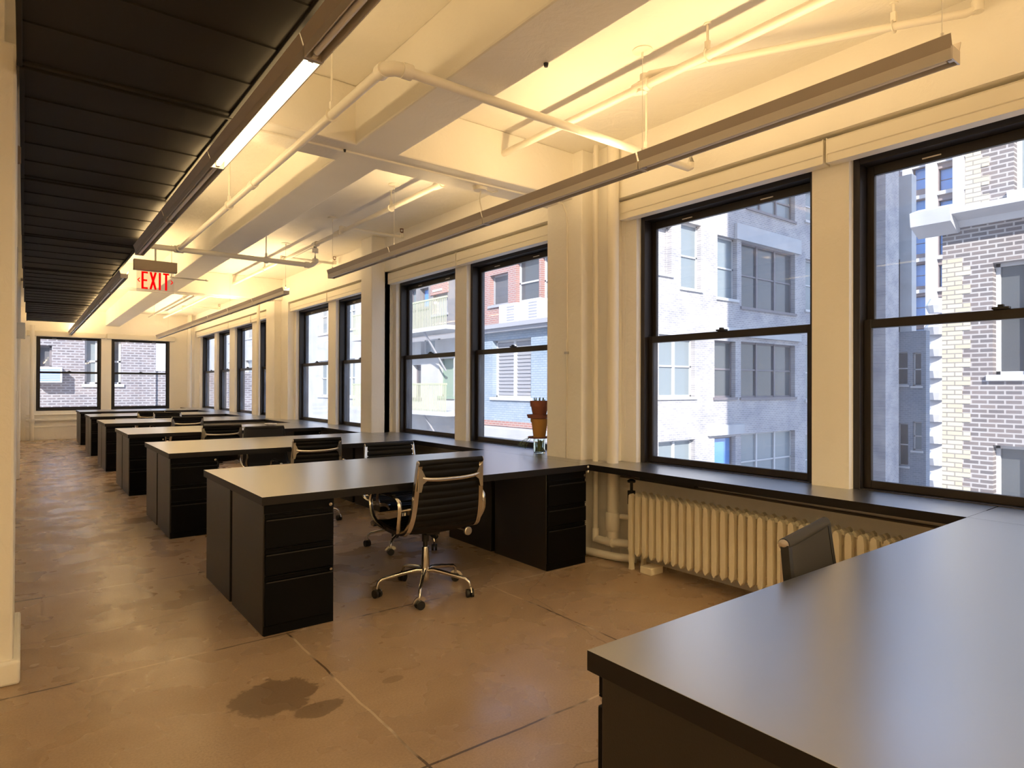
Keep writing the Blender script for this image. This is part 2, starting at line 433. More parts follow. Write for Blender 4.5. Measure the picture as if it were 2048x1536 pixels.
SH = [(.24,1.775,'cream roller shade cassette over the window right of the nearest mullion'),
      (1.80,3.37,'cream roller shade cassette over the left window of the nearest pair'),
      (4.2,5.70,'cream roller shade cassette over the window beside the stacked pots'),
      (5.725,7.30,'cream roller shade cassette over the window left of the pots window'),
      (7.76,9.33,'cream roller shade cassette over the narrow-looking window beyond the second pier'),
      (9.36,11.02,'cream roller shade cassette over the window before the third pier'),
      (12.0,13.4,'cream roller shade cassette just past the third pier with a pipe before it'),
      (13.45,15.15,'cream roller shade cassette over the second window past the third pier'),
      (15.2,18.52,'long cream roller shade cassette over the two farthest windows of the long wall')]
for a, c, l in SH: shade(a, c, l)
shade(.05, 1.64, 'cream roller shade cassette over the left window of the end wall', 'Y', 2.50)
shade(1.67, 3.22, 'cream roller shade cassette over the right window of the end wall', 'Y', 2.50)
cord(3.36, 'thin looped shade cord hanging at the left side of the nearest window pair')
cord(7.285, 'thin looped shade cord hanging beside the second pier')
cord(11.0, 'thin looped shade cord hanging beside the third pier', 1.1)

# ------------------------------------------------------------------ DESKS
TIP, LX = .985, 3.352
DK = [(-.36,1.005),(3.40,4.755),(6.07,7.43),(8.735,10.09),(11.425,12.785),(14.10,15.455),(16.815,18.17)]
WORD = ['nearest, in the foreground','with the black ribbed chair at its near side','second back from the standing chair','third back from the standing chair','third from the end wall','second from the end wall','farthest, against the end wall']
for i, (y0, y1) in enumerate(DK):
    b = box(B(), TIP, LX-.0008, y0, y1, LZ-.045, LZ)
    t = thing('desk_top', 'long black laminate desk top, '+('the nearest one, filling the lower right corner' if i==0 else 'the one '+WORD[i]), 'desk', (TIP, y0, 0), 0, 'black desk tops reaching out from the window ledge')
    o = obj('worktop', b, M_top, t, bevel=.0015, smooth=False, shift=(TIP, y0, 0)); o.location = (0,0,0); edge_band(o, M_edge)
    # seam between two boards + grommet
    gb = B(); lathe(gb, [(.032,LZ),(.036,LZ+.002),(.036,LZ+.004),(.024,LZ+.004),(.022,LZ+.001),(.001,LZ+.001)], (2.42-TIP, .62, 0), 24); obj('cable_grommet', gb, M_black, t)
    if i == 1:
        s = B()
        for z in (LZ-.016, LZ-.05): lathe(s, [(.0085,-.004),(.0085,0)], (LX-TIP-.014, -.0005, z), 14, 'Y')
        obj_split('screw_cap', s, M_white, t)
# ledge worktop pieces along the windows
LG = [(-5,1.004),(1.006,3.399),(3.401,7.43),(7.432,11.42),(11.422,15.45),(15.452,18.99)]
LL = ['black window ledge top behind the foreground desk','black window ledge top over the nearest radiator','black window ledge top carrying the stacked clay pots','black window ledge top between the second and third piers','black window ledge top below the far long-wall windows','black window ledge top in the far corner']
for (y0, y1), l in zip(LG, LL):
    poly = []
    b = B(); box(b, LX, RX-.12, y0, y1, LZ-.045, LZ)
    # notch around piers: add back strips only inside the recesses
    for (r0, r1, ws) in BAYS:
        a, c = max(y0, r0), min(y1, r1)
        if c > a: box(b, RX-.12, FX+.04, a+.002, c-.002, LZ-.045, LZ)
    o = obj('window_ledge', b, M_top, None, smooth=False, shift=(LX, (y0+y1)/2, LZ-.045)); edge_band(o, M_edge)
    tag(o, l, 'ledge', 'black ledge tops under the windows')
b = B(); box(b, 3.40, 3.44, 2.5, 2.95, .665, .6898); 
tag(obj('ledge_bracket', b, M_black, None, shift=(3.42,2.7,.665)), 'dark support rail fixed under the ledge above the nearest radiator', 'bracket')

def cabinet(label, group, loc, rz, depth=.64, w=.385, lock=False, name='drawer_cabinet'):
    """drawers face local -Y; origin at front-left floor corner"""
    t = thing(name, label, 'file cabinet', loc, rz, group)
    h = LZ-.047
    obj('body', box(B(), 0, w, .02, depth, .0, h), M_cab, t, bevel=.003)
    obj('plinth', box(B(), .004, w-.004, .012, .02, 0, .05), M_drawer, t)
    for k, (z0, z1) in enumerate(((.054,.312),(.318,.455),(.461,h-.05))):
        b = B()
        # front with a recessed finger pull along the top
        box(b, .008, w-.008, 0, .019, z0, z1-.028); box(b, .008, w-.008, .011, .019, z1-.028, z1-.004); box(b, .008, w-.008, 0.002, .019, z1-.006, z1)
        d = obj('drawer', b, M_drawer, t, bevel=.0025)
        p = B(); box(p, .012, w-.012, -.0022, .0, z1-.034, z1-.0285); obj('pull_edge', p, M_cab, d, bevel=.0008)
    obj('top_rail', box(B(), .004, w-.004, .008, .019, h-.046, h), M_drawer, t)
    if lock:
        b = B(); lathe(b, [(.0095,0),(.0095,.006),(.004,.0065)], (w-.028, -.0, h-.03), 16, 'Y'); bmesh.ops.scale(b, vec=(1,-1,1), verts=b.verts[:])
        obj('lock', b, M_alu, t)
        b = B(); lathe(b, [(.007,0),(.007,.008)], (w-.026, -.009, .30), 12, 'Y'); obj('drawer_lock', b, M_alu, t)
    return t
cab0 = cabinet('black three-drawer cabinet with locks at the aisle end of the desk with the ribbed chair', 'drawer cabinets at the aisle ends of the desks', (TIP+.014, DK[1][0]+.012, 0), 0, lock=True)
NM = ['foreground desk','desk with the ribbed chair','second desk back','third desk back','third desk from the end wall','second desk from the end wall','farthest desk']
for i, (y0, y1) in enumerate(DK):
    if i != 1: dup(cab0, (TIP+.014, y0+.012, 0), 0, f'black cabinet at the aisle end of the {NM[i]}, near one')
    dup(cab0, (TIP+.014+.385, y1-.012, 0), math.pi, f'black cabinet at the aisle end of the {NM[i]}, far one')
for i in (1, 2, 3):
    y0, y1 = DK[i]
    c = cab0 if False else None
    dup(cab0, (2.955, y0+.012, 0), 0, f'black cabinet under the window end of the {NM[i]}, near one', 'drawer cabinets at the window ends of the desks')
    dup(cab0, (2.955+.385, y1-.012, 0), math.pi, f'black cabinet under the window end of the {NM[i]}, far one', 'drawer cabinets at the window ends of the desks')

# ------------------------------------------------------------------ CHAIRS
def bez(pts, n=8):
    """Catmull-Rom through points"""
    P = [Vector(p) for p in pts]; P = [P[0]*2-P[1]] + P + [P[-1]*2-P[-2]]; out = []
    for i in range(1, len(P)-2):
        for k in range(n):
            t = k/n; a, b_, c, d = P[i-1], P[i], P[i+1], P[i+2]
            out.append(.5*((2*b_) + (c-a)*t + (2*a-5*b_+4*c-d)*t*t + (3*b_-a-3*c+d)*t**3))
    out.append(P[-2]); return out
def make_chair(dz, fabric, label, rzbase=0.0, ribs=True, frame=None):
    t = thing('office_chair', label, 'chair', (0,0,0), 0, 'low-backed office chairs at the desks')
    hub = B(); lathe(hub, [(.018,.075),(.026,.085),(.028,.13),(.026,.20),(.022,.29),(.020,.295)], n=18); h = obj('pedestal', hub, M_alu, t)
    c = B(); lathe(c, [(.016,.29),(.016,.40+dz)], n=14); lathe(c, [(.023,.33+dz),(.023,.41+dz)], n=14); obj('gas_column', c, M_black, t)
    lathe_p = [(.031,0),(.031,.0)]
    for k in range(5):
        a = rzbase + 2*math.pi*k/5 + math.pi/2; ca, sa = math.cos(a), math.sin(a)
        P = [(.018,.145),(.06,.150),(.14,.137),(.22,.122),(.272,.112),(.295,.095),(.303,.066)]
        pts = [(r*ca, r*sa, z) for r, z in P]
        b = B(); sweep(b, pts, circ(.0125, 10, .013), scale=[1.25,1.15,1.0,.9,.85,.8,.75]); lg = obj('leg', b, M_alu, t)
        # twin-wheel caster
        w = B(); d = Vector((-sa, ca, 0)); cc = Vector((.303*ca, .303*sa, .0265)); turn = a + .6
        ax = Vector((math.cos(turn), math.sin(turn), 0))
        for s in (-1, 1):
            sweep(w, [cc+ax*(s*.006), cc+ax*(s*.022)], circ(.0262, 18))
        cs = obj('caster', w, M_black, lg)
        hd = B(); fwd = ax.cross(Vector((0,0,1)))
        arc = [cc + fwd*(math.cos(q)*.0285) + Vector((0,0,math.sin(q)*.0285)) for q in [R(15+i*20) for i in range(8)]]
        sweep(hd, arc, rect(.040,.006), up=ax); sweep(hd, [cc+Vector((0,0,.026)), cc+Vector((0,0,.043))], circ(.009, 10)); tag(obj('caster_hood', hd, M_alu, lg), 'polished hood')
    # tilt box under the seat
    b = B(); box(b, -.05, .05, -.10, .09, .385+dz, .425+dz); box(b, -.16, .16, -.02, .02, .395+dz, .415+dz); obj('tilt_mechanism', b, M_black, t, bevel=.008)
    b = B(); sweep(b, [(.05,-.03,.40+dz),(.20,-.03,.40+dz)], circ(.006,8)); sweep(b, [(.19,-.03,.40+dz),(.19,-.19,.405+dz)], circ(.006,8)); lathe(b, [(.022,-.022),(.027,-.018),(.027,-.004),(.022,0)], (.19,-.19,.405+dz), 18, 'Y'); obj('tension_knob', b, M_steel, t)
    prof = [(-.300,.862),(-.292,.79),(-.281,.70),(-.268,.60),(-.248,.52),(-.215,.462),(-.16,.438),(-.05,.430),(.08,.436),(.18,.446),(.232,.440),(.25,.425)]
    path = [(y, z+dz) for y, z in prof]
    xs = lambda s: .215 + .03*min(1, s*2.2)          # frame slightly wider at the seat
    ns = len(path)
    for s in (-1, 1):
        pts = bez([(s*(.213+.030*min(1, i/5)), y, z) for i, (y, z) in enumerate(path)], 5)
        b = B(); sweep(b, pts, [(-.012,-.015),(.013,-.015),(.013,-.005),(.007,0),(.013,.005),(.013,.015),(-.012,.015)], up=Vector((s,0,0)))
        obj('side_frame', b, frame or M_alu, t)
    # sling: back and seat, ribbed
    fine = bez([(0, y, z) for y, z in path], 14)
    L_ = [0]
    for p, q in zip(fine, fine[1:]): L_.append(L_[-1] + (q-p).length)
    def sling(i0, i1, nm, thick=.011):
        b = B(); rows_t, rows_b = [], []
        for i in range(i0, i1):
            p = fine[i]; tn = (fine[min(i+1, len(fine)-1)] - fine[max(i-1, 0)]).normalized()
            nrm = Vector((0, -tn.z, tn.y)) * -1      # towards the sitter
            if nrm.y < 0 and nrm.z < 0: nrm = -nrm
            w = .205 + .03*min(1, (i/len(fine))*2.2)
            rib = abs(math.sin(math.pi*L_[i]/.043))**.6*.007 if ribs else .002
            rt, rb = [], []
            for k in range(9):
                x = -w + 2*w*k/8; sag = (1-(x/w)**2)*(-.012 if L_[i] < .42 else -.014)
                base = p + nrm*(.004+sag)
                rt.append(b.verts.new(Vector((x,0,0)) + base + nrm*(thick/2+rib))); rb.append(b.verts.new(Vector((x,0,0)) + base - nrm*(thick/2+rib)))
            rows_t.append(rt); rows_b.append(rb)
        m_ = len(rows_t)
        for i in range(m_-1):
            for k in range(8):
                b.faces.new((rows_t[i][k], rows_t[i][k+1], rows_t[i+1][k+1], rows_t[i+1][k])); b.faces.new((rows_b[i][k], rows_b[i+1][k], rows_b[i+1][k+1], rows_b[i][k+1]))
            for k in (0, 8): b.faces.new((rows_t[i][k], rows_t[i+1][k], rows_b[i+1][k], rows_b[i][k]))
        for i in (0, m_-1):
            for k in range(8): b.faces.new((rows_t[i][k], rows_t[i][k+1], rows_b[i][k+1], rows_b[i][k]))
        return obj(nm, b, fabric, t)
    half = next(i for i, q in enumerate(L_) if q > .455)
    bk = sling(0, half, 'backrest'); sling(half+1, len(fine)-2, 'seat')
    y, z = path[0]
    b = B(); sweep(b, [(-.222,y-.004,z+.004),(.222,y-.004,z+.004)], circ(.0185,14)); obj('head_roll', b, fabric, bk)
    b = B()
    for s in (-1, 1): lathe(b, [(.0165,0),(.0165,.005),(.006,.006)] if s > 0 else [(.006,-.006),(.0165,-.005),(.0165,0)], (s*.2225, y-.004, z+.004), 16, 'X')
    obj_split('roll_end_cap', b, M_alu, bk)
    y, z = path[-1]; b = B(); sweep(b, [(-.24,y,z),(.24,y,z)], circ(.0165,12)); obj('front_roll', b, fabric, t)
    # the curved back bar (spreader)
    b = B(); pts = bez([(-.216,-.298,.800+dz),(-.19,-.311,.777+dz),(-.10,-.316,.766+dz),(0,-.317,.764+dz),(.10,-.316,.766+dz),(.19,-.311,.777+dz),(.216,-.298,.800+dz)], 4)
    sweep(b, pts, circ(.006,10,.0105)); 
    for s in (-1, 1): prism(b, [(s*.200,.825+dz),(s*.224,.845+dz),(s*.226,.70+dz),(s*.207,.70+dz),(s*.196,.745+dz),(s*.165,.767+dz),(s*.180,.785+dz)], -.315, -.303, 'Y')
    obj('back_bar', b, M_alu, t)
    b = B(); pts = bez([(-.24,-.06,.425+dz),(-.12,-.05,.405+dz),(0,-.045,.402+dz),(.12,-.05,.405+dz),(.24,-.06,.425+dz)], 4); sweep(b, pts, circ(.010,8,.007)); obj('seat_bar', b, M_alu, t)
    for s in (-1, 1):
        x0, x1 = s*.236, s*.298
        P = [(x0,.00,.424+dz),(s*.262,.07,.438+dz),(x1,.13,.50+dz),(x1,.165,.585+dz),(x1,.155,.635+dz),(x1,.11,.657+dz),(x1,0,.662+dz),(x1,-.13,.660+dz),(x1,-.20,.648+dz),(x1,-.222,.60+dz),(x1,-.21,.52+dz),(s*.275,-.16,.45+dz),(x0,-.08,.426+dz)]
        b = B(); sweep(b, bez(P, 4), circ(.0058,10,.0135), up=Vector((s,0,0)))
        # make the band flat: wide across x
        ar = obj('armrest', b, M_alu, t)
        b = B(); sweep(b, bez([(x1,.10,.668+dz),(x1,0,.672+dz),(x1,-.15,.670+dz)],4), rect(.03,.010)); obj('arm_pad', b, M_leather, ar, bevel=.003)
        b = B(); sweep(b, [(x1,-.216,.585+dz),(s*.222,-.268,.60+dz)], circ(.006,8)); obj('arm_link', b, M_alu, ar)
    return t
def place(t, x, y, rz): t.location = (x, y, 0); t.rotation_euler = (0,0,rz); return t
ch1 = place(make_chair(0, M_leather, 'black ribbed chair with polished frame standing in front of the first full desk', 0), 2.035, 3.54, R(0))
low = place(make_chair(-.055, M_leather, 'black ribbed chair beyond the first full desk, only its back top showing over', R(25)), 2.50, 4.69, R(178))
dup(low, (2.20, 6.12, 0), R(-3), 'black ribbed chair seen from behind, tucked in at the second desk back')
dup(low, (1.97, 8.74, 0), R(-2), 'black ribbed chair seen from behind, tucked in at the third desk back')
dup(low, (2.05, 11.40, 0), R(3), 'black ribbed chair seen from behind at the third desk from the end wall')
dup(low, (2.12, 12.80, 0), R(184), 'dark chair top beyond the third desk from the end wall')
dup(low, (1.96, 14.10, 0), R(-4), 'dark chair seen from behind at the second desk from the end wall')
gr = place(make_chair(-.045, M_greymesh, 'charcoal grey cloth chair beyond the second desk back, beside the black chair', 0, ribs=False, frame=M_black), 2.26, 7.46, R(178))
dup(gr, (2.17, .80, 0), R(180+11), 'charcoal mesh chair with a round chrome end cap, peeking over the foreground desk')

# ------------------------------------------------------------------ RADIATOR + PIPES
def radiator(y1, nsec, label):
    t = thing('radiator', label, 'radiator', (3.58, y1, 0), 0, 'cast iron radiators under the ledge')
    sp = .0635
    sec = None
    for k in range(nsec):
        b = B(); y = -k*sp; h0, h1 = .105, .545
        for x in (-.095, -.03, .035):
            # tapered column with pointed ends
            pr = [(y-.0155,h0+.02),(y,h0),(y+.0155,h0+.02),(y+.0175,h0+.06),(y+.0175,h1-.05),(y+.014,h1-.012),(y,h1),(y-.014,h1-.012),(y-.0175,h1-.05),(y-.0175,h0+.06)]
            prism(b, pr, x-.018, x+.018, 'X')
        box(b, -.08, .05, y-.012, y+.012, h0+.03, h0+.075); box(b, -.08, .05, y-.012, y+.012, h1-.085, h1-.03)
        if k < nsec-1:
            box(b, -.05, -.005, y-sp, y, h0+.035, h0+.07); box(b, -.05, -.005, y-sp, y, h1-.08, h1-.04)
        if k in (0, nsec-1):
            for x in (-.095, .035):
                prism(b, [(y-.016,h0+.06),(y+.016,h0+.06),(y+.012,.03),(y+.016,0),(y-.014,0),(y-.012,.03)], x-.016, x+.016, 'X')
        obj('section', b, M_rad, t, smooth=False)
    return t
M_rad = plaster('cream_radiator_paint', (.86,.78,.60), (.90,.83,.66), 30, .15, .4)
radiator(3.10, 29, 'long cream cast iron radiator under the nearest window ledge')
b = B(); tube(b, [(0,0,0),(0,0,.06)], .011, 10); lathe(b, [(.028,.06),(.03,.075),(.012,.085)], (0,0,0), 14); box(b, -.02,.02,-.02,.02,-.1,0)
tag(obj('radiator_valve', b, M_black, None, shift=(0,0,-.1)), 'dark valve standing at the left end of the nearest radiator', 'valve').location = (3.56, 3.17, .45)
b = B(); prism(b, [(0,0),(.13,0),(.13,.05),(0,.05)], 0, .10, 'Y'); 
o = tag(obj('wood_block', b, M_rad, None, bevel=.004), 'small cream-painted block lying under the left end of the radiator', 'block'); o.location = (3.46, 2.90, 0)

def riser(x, y, r, label, z0=0, z1=CZ, collar=None):
    t = thing('riser_pipe', label, 'pipe', (x, y, z0), 0, 'vertical cream painted pipes')
    obj('pipe', tube(B(), [(0,0,0),(0,0,z1-z0)], r, 18), M_pipe, t)
    if collar:
        b = B()
        for z, rr, hh in collar: lathe(b, [(rr*.9,z),(rr,z+.012),(rr,z+hh-.012),(rr*.9,z+hh)], n=20)
        obj_split('coupling', b, M_pipe, t)
    return t
riser(3.532, 3.515, .021, 'thin cream riser pipe in the corner right of the nearest pier, the left one', .12, CZ, [(0,.03,.1)])
riser(3.565, 3.365, .045, 'thick cream riser pipe in the corner right of the nearest pier, the right one', .12, CZ, [(.10,.058,.14)])
b = B(); tube(b, [(3.50,3.60,.03),(3.50,3.53,.035),(3.54,3.30,.035),(3.60,3.16,.04)], .03, 12); 
tag(obj('floor_pipe', b, M_pipe, None, shift=(3.5,3.6,0)), 'cream pipe lying along the floor left of the radiator', 'pipe').location=(3.5,3.6,0)
b = B(); tube(b, [(3.535,3.515,.135),(3.535,3.40,.135),(3.56,3.30,.14),(3.60,3.16,.15)], .03, 12); lathe(b, [(.04,-.03),(.04,.03)], (3.545,3.365,.138), 14, 'Y')
tag(obj('branch_pipe', b, M_pipe, None, shift=(3.535,3.515,.1)), 'cream branch pipe from the risers to the radiator', 'pipe').location=(3.535,3.515,.1)
b = B(); tube(b, [(3.60,3.36,.33),(3.61,3.25,.335),(3.60,3.17,.33),(3.58,3.12,.30)], .022, 12)
tag(obj('branch_pipe', b, M_pipe, None, shift=(3.6,3.36,.3)), 'upper cream branch pipe entering the radiator', 'pipe').location=(3.6,3.36,.3)
b = B(); tube(b, [(3.705,1.2,.60),(3.705,3.41,.615)], .008, 8)
tag(obj('cable_conduit', b, M_ledge_dark, None, shift=(3.7,2.3,.6)), 'dark cable running along the wall under the ledge', 'cable').location=(3.7,2.3,.6)
riser(3.50, 18.55, .045, 'thick cream riser pipe in the far corner', 0, CZ)
riser(3.50, 18.72, .03, 'slimmer cream riser pipe in the far corner, left of the thick one', 0, CZ)
riser(3.52, 12.45, .03, 'cream riser pipe in front of the window past the third pier', .76, CZ)
riser(.16, 18.9, .045, 'cream riser pipe in the far left corner', 0, 2.75, [(.42,.06,.1)])

def conduit(pts, r, label, n=8, name='conduit'):
    b = B(); tube(b, pts, r, n); o = obj(name, b, M_pipe, None, shift=pts[0]); return tag(o, label, 'conduit')
conduit([(3.488,3.80,.74),(3.488,3.795,1.7),(3.487,3.80,2.62),(3.48,3.80,2.72),(3.44,3.80,2.79),(3.30,3.82,2.812)], .007, 'thin painted conduit running up the face of the nearest pier')
b = B(); box(b, 3.482, 3.499, 3.785, 3.825, 1.58, 1.60); tag(obj('conduit_clip', b, M_steel, None, shift=(3.49,3.8,1.59)), 'small clip holding the conduit halfway up the nearest pier', 'clip')

# sprinkler piping
PZ = 2.775
def hanger(x, y, z, r, par, top=CZ):
    b = B(); tube(b, [(x,y,z+r+.04),(x,y,top)], .0065, 8)
    q = [(x, y-(0), z)]
    sweep(b, [(x+math.sin(a)*(r+.004), y, z+math.cos(a)*(r+.004)) if False else (x+math.sin(a)*(r+.004), y, z+math.cos(a)*(r+.004)) for a in [2*math.pi*i/14 for i in range(14)]], rect(.016,.004), up=Vector((0,1,0)), closed=True)
    box(b, x-.01, x+.01, y-.012, y+.012, z+r, z+r+.05); lathe(b, [(.02,top-.006),(.02,top)], (x,y,0), 12)
    obj('hanger', b, M_pipe, par)
def collar(b, p, d, r, l):
    p = Vector(p); d = Vector(d).normalized(); sweep(b, [p-d*l/2, p+d*l/2], circ(r, 16))
t = thing('sprinkler_pipe', 'cream sprinkler pipe beside the long beam that bends across it toward the windows', 'pipe', (0,0,0))
X1 = 1.31
b = B(); tube(b, [(X1,7.52,PZ),(X1,2.70,PZ),(X1+.005,2.66,PZ),(X1+.04,2.63,PZ),(X1+.08,2.625,PZ),(3.50,2.625,PZ)], .0235, 18); obj('pipe', b, M_pipe, t)
b = B(); collar(b, (X1,2.69,PZ), (0,1,0), .036, .05); collar(b, (X1+.09,2.625,PZ), (1,0,0), .036, .05); tube(b, [(X1,2.70,PZ),(X1+.006,2.665,PZ),(X1+.035,2.635,PZ),(X1+.08,2.625,PZ)], .033, 16)
collar(b, (X1,4.78,PZ), (0,1,0), .031, .09); obj_split('pipe_fitting', b, M_pipe, t)
b = B(); tube(b, [(3.50,2.625,PZ),(3.525,2.625,PZ+.012),(3.53,2.625,PZ+.04),(3.53,2.625,PZ+.155)], .022, 14); lathe(b, [(.034,PZ+.155),(.034,PZ+.162)], (3.53,2.625,0), 16); obj('sprinkler_drop', b, M_pipe, t)
for y in (3.30,5.45): hanger(X1, y, PZ, .0235, t)
hanger(3.08, 2.625, PZ, .0235, t)
t = thing('sprinkler_pipe', 'cream cross pipe above the exit sign, running under the long beam', 'pipe', (0,0,0))
b = B(); tube(b, [(.60,7.555,PZ),(2.74,7.555,PZ),(2.765,7.555,PZ+.012),(2.80,7.555,PZ+.04),(2.80,7.555,3.035)], .0285, 18); obj('pipe', b, M_pipe, t)
b = B(); collar(b, (X1,7.555,PZ), (1,0,0), .038, .09); collar(b, (X1,7.50,PZ), (0,1,0), .038, .06); collar(b, (2.80,7.555,PZ+.06), (0,0,1), .037, .05); collar(b, (2.80,7.555,2.96), (0,0,1), .037, .05); collar(b, (2.70,7.555,PZ), (1,0,0), .037, .05); obj_split('coupling', b, M_pipe, t)
hanger(2.22, 7.555, PZ, .0285, t)
t = thing('sprinkler_pipe', 'long cream sprinkler main running just under the ceiling between the long beam and the windows', 'pipe', (0,0,0))
b = B(); tube(b, [(2.80,-4.9,3.035),(2.80,18.0,3.035)], .024, 18); obj('pipe', b, M_pipe, t)
b = B()
for y in (2.42,4.66,6.85,7.55,8.7): collar(b, (2.80,y,3.035), (0,1,0), .034, .11)
obj_split('coupling', b, M_pipe, t)
for y in (1.98,5.55,9.6,13.2): hanger(2.80, y, 3.035, .024, t)
def branch(pts, label, hang=None):
    t = thing('sprinkler_branch', label, 'pipe', (0,0,0), 0, 'short sprinkler branches under the ceiling')
    obj('pipe', tube(B(), pts, .0195, 14), M_pipe, t)
    e = Vector(pts[-1]); b = B(); collar(b, pts[0], (0,0,1), .03, .06); collar(b, pts[1], (0,0,1), .028, .045); collar(b, e-Vector((0,0,.03)), (0,0,1), .027, .05); obj_split('coupling', b, M_pipe, t)
    b = B(); lathe(b, [(.009,0),(.009,.015)], e, 10); 
    for s in (-1,1): box(b, e.x+s*.017-.003, e.x+s*.017+.003, e.y-.004, e.y+.004, e.z+.01, e.z+.05)
    box(b, e.x-.02, e.x+.02, e.y-.005, e.y+.005, e.z+.01, e.z+.018)
    lathe(b, [(.022,.05),(.024,.054)], e, 12); tag(obj('sprinkler_head', b, M_spr, t), 'dark bronze sprinkler head')
    if hang: hanger(*hang, .0195, t)
M_spr = mat('dark_bronze', (.16,.06,.03), .4, .6)
branch([(2.80,2.42,3.03),(2.80,2.40,3.075),(2.80,2.36,3.085),(3.36,1.33,3.085),(3.52,1.06,3.085),(3.535,1.03,3.095),(3.54,1.02,3.135)], 'cream sprinkler branch slanting toward the top right with a hanger clip', (3.37,1.315,3.085))
for y, w in ((6.75,'between the first and second piers'),(8.80,'just past the second pier'),(13.0,'past the second cross beam'),(15.6,'near the end wall')):
    branch([(2.80,y,3.03),(2.80,y,3.075),(2.80,y,3.085),(3.52,y,3.085),(3.54,y,3.10),(3.545,y,3.13)], f'cream sprinkler branch {w}')
t = thing('sprinkler_pipe', 'short far sprinkler pipe alongside the main near the end wall', 'pipe', (0,0,0))
obj('pipe', tube(B(), [(2.35,12.2,2.95),(2.35,17.2,2.95)], .022, 12), M_pipe, t); hanger(2.35, 13.0, 2.95, .022, t); hanger(2.35,16.4,2.95,.022,t)

# bar under the far part of the long beam
t = thing('hanger_bar', 'thin dark bar slung under the long beam beyond the exit sign', 'bracket', (1.75,9.3,SZ-.09))
b = B(); tube(b, [(-.24,0,0),(.22,0,0)], .008, 8); obj('bar', b, M_steel, t)
b = B(); tube(b, [(-.22,0,0),(-.22,0,.42)], .005, 6); lathe(b, [(.012,-.01),(.012,.01)], (-.22,0,0), 8); lathe(b, [(.012,-.01),(.012,.01)], (.2,0,0), 8); obj('rod', b, M_steel, t)
b = B(); lathe(b, [(.006,-.016),(.009,0)], n=10); o = tag(obj('ceiling_bolt', b, M_black, None), 'small black bolt in the soffit where the beams cross', 'bolt'); o.location = (1.62, 3.86, SZ)
b = B(); lathe(b, [(.009,-.016),(.012,0)], n=10); o = tag(obj('ceiling_bolt', b, M_black, None), 'small black bolt at the right edge of the long beam soffit', 'bolt'); o.location = (1.93, 2.25, SZ)

# ------------------------------------------------------------------ LIGHT FIXTURES
def fixture(y0, y1, X, label, group, lit=False, zc=2.532):
    t = thing('light_fixture', label, 'ceiling light', (X, y0, zc), 0, group)
    l = y1-y0-.012
    body = [(-.062,.085),(-.057,.088),(-.030,.042),(-.026,.006),(-.036,.0),(-.036,-.004),(-.020,.0),(-.018,.036),(.018,.036),(.020,0),(.036,-.004),(.036,0),(.026,.006),(.030,.042),(.057,.088),(.062,.085),(.036,.038),(.036,-.008),(.0165,-.010),(.0165,.030),(-.0165,.030),(-.0165,-.010),(-.036,-.008),(-.036,.038)]
    # channel open at the bottom, wings flaring upward on both sides
    ch = B()
    prism(ch, [(-.036,-.006),(-.031,-.006),(-.031,.034),(.031,.034),(.031,-.006),(.036,-.006),(.036,.040),(-.036,.040)], 0, l, 'Y')
    obj('housing', ch, M_fix, t)
    w = B()
    prism(w, [(-.036,.036),(-.036,.040),(-.050,.084),(-.053,.082)], 0, l, 'Y'); prism(w, [(.036,.036),(.053,.082),(.050,.084),(.036,.040)], 0, l, 'Y')
    obj_split('reflector_wing', w, M_fixw, t)
    e = B(); box(e, -.038, .038, -.002, .004, -.007, .042); box(e, -.038, .038, l-.004, l+.002, -.007, .042); obj_split('end_plate', e, M_fixl, t)
    b = B(); tube(b, [(0,.03,.012),(0,l-.03,.012)], .0125, 12); tag(obj('tube', b, M_tube_on if lit else M_tube_off, t), 'glowing tube' if lit else 'unlit tube')
    b = B()
    for y in (.012, l-.012): box(b, -.010, .010, y-.012, y+.012, .0, .034)
    obj_split('lamp_socket', b, M_fixl, t)
    return t
M_fixw = mat('grey_wing', (.42,.37,.32), .5, .1)
def uplight(x, y, l, z, power, tilt=0, col=(1,.70,.34)):
    ld = bpy.data.lights.new('uplight', 'AREA'); ld.shape = 'RECTANGLE'; ld.size = .05; ld.size_y = l; ld.energy = power; ld.color = col
    o = bpy.data.objects.new('uplight', ld); C.objects.link(o); o.location = (x, y, z); o.rotation_euler = (math.pi, tilt, 0)
    return o
UPW = 3.6
DNW = 7.5
def fill_downlight(x, y, l, z, power):
    o = uplight(x, y, l, z, power); o.rotation_euler = (0,0,0); o.name = 'fill_light'; return o  # added fill light shining down from unseen fixtures
GR, GL = 'fixture run by the windows', 'fixture run beside the black panels'
XR, XL = 2.735, .868
def cable(x, y, label, top=CZ, z=2.61):
    t = thing('suspension_cable', label, 'cable', (x, y, z), 0, 'thin cables holding the light fixtures')
    b = B(); tube(b, [(0,0,0),(0,0,top-z)], .0016, 6); tube(b, [(0,0,0),(0,0,.04)], .006, 8); obj('wire', b, M_steel, t)
    b = B(); lathe(b, [(.001,top-z),(.055,top-z),(.055,top-z-.006),(.045,top-z-.010),(.006,top-z-.012),(.005,top-z-.045),(.001,top-z-.045)], n=24, cap=False); obj('canopy', b, M_pipe, t)
runs = []
ys = [.855,2.365,3.875,5.385,6.90]
nmR = ['nearest segment, its free end at the top right','second segment, past the pipe crossing','third segment, before the first cross beam end','last segment of the near run']
for k in range(4):
    fixture(ys[k], ys[k+1], XR, 'window-side light fixture, '+nmR[k], GR)
    if k < 3: runs.append((XR, (ys[k]+ys[k+1])/2, UPW))
ys2 = [8.42+1.44*i for i in range(8)]
wd = ['first','second','third','fourth','fifth','sixth','last']
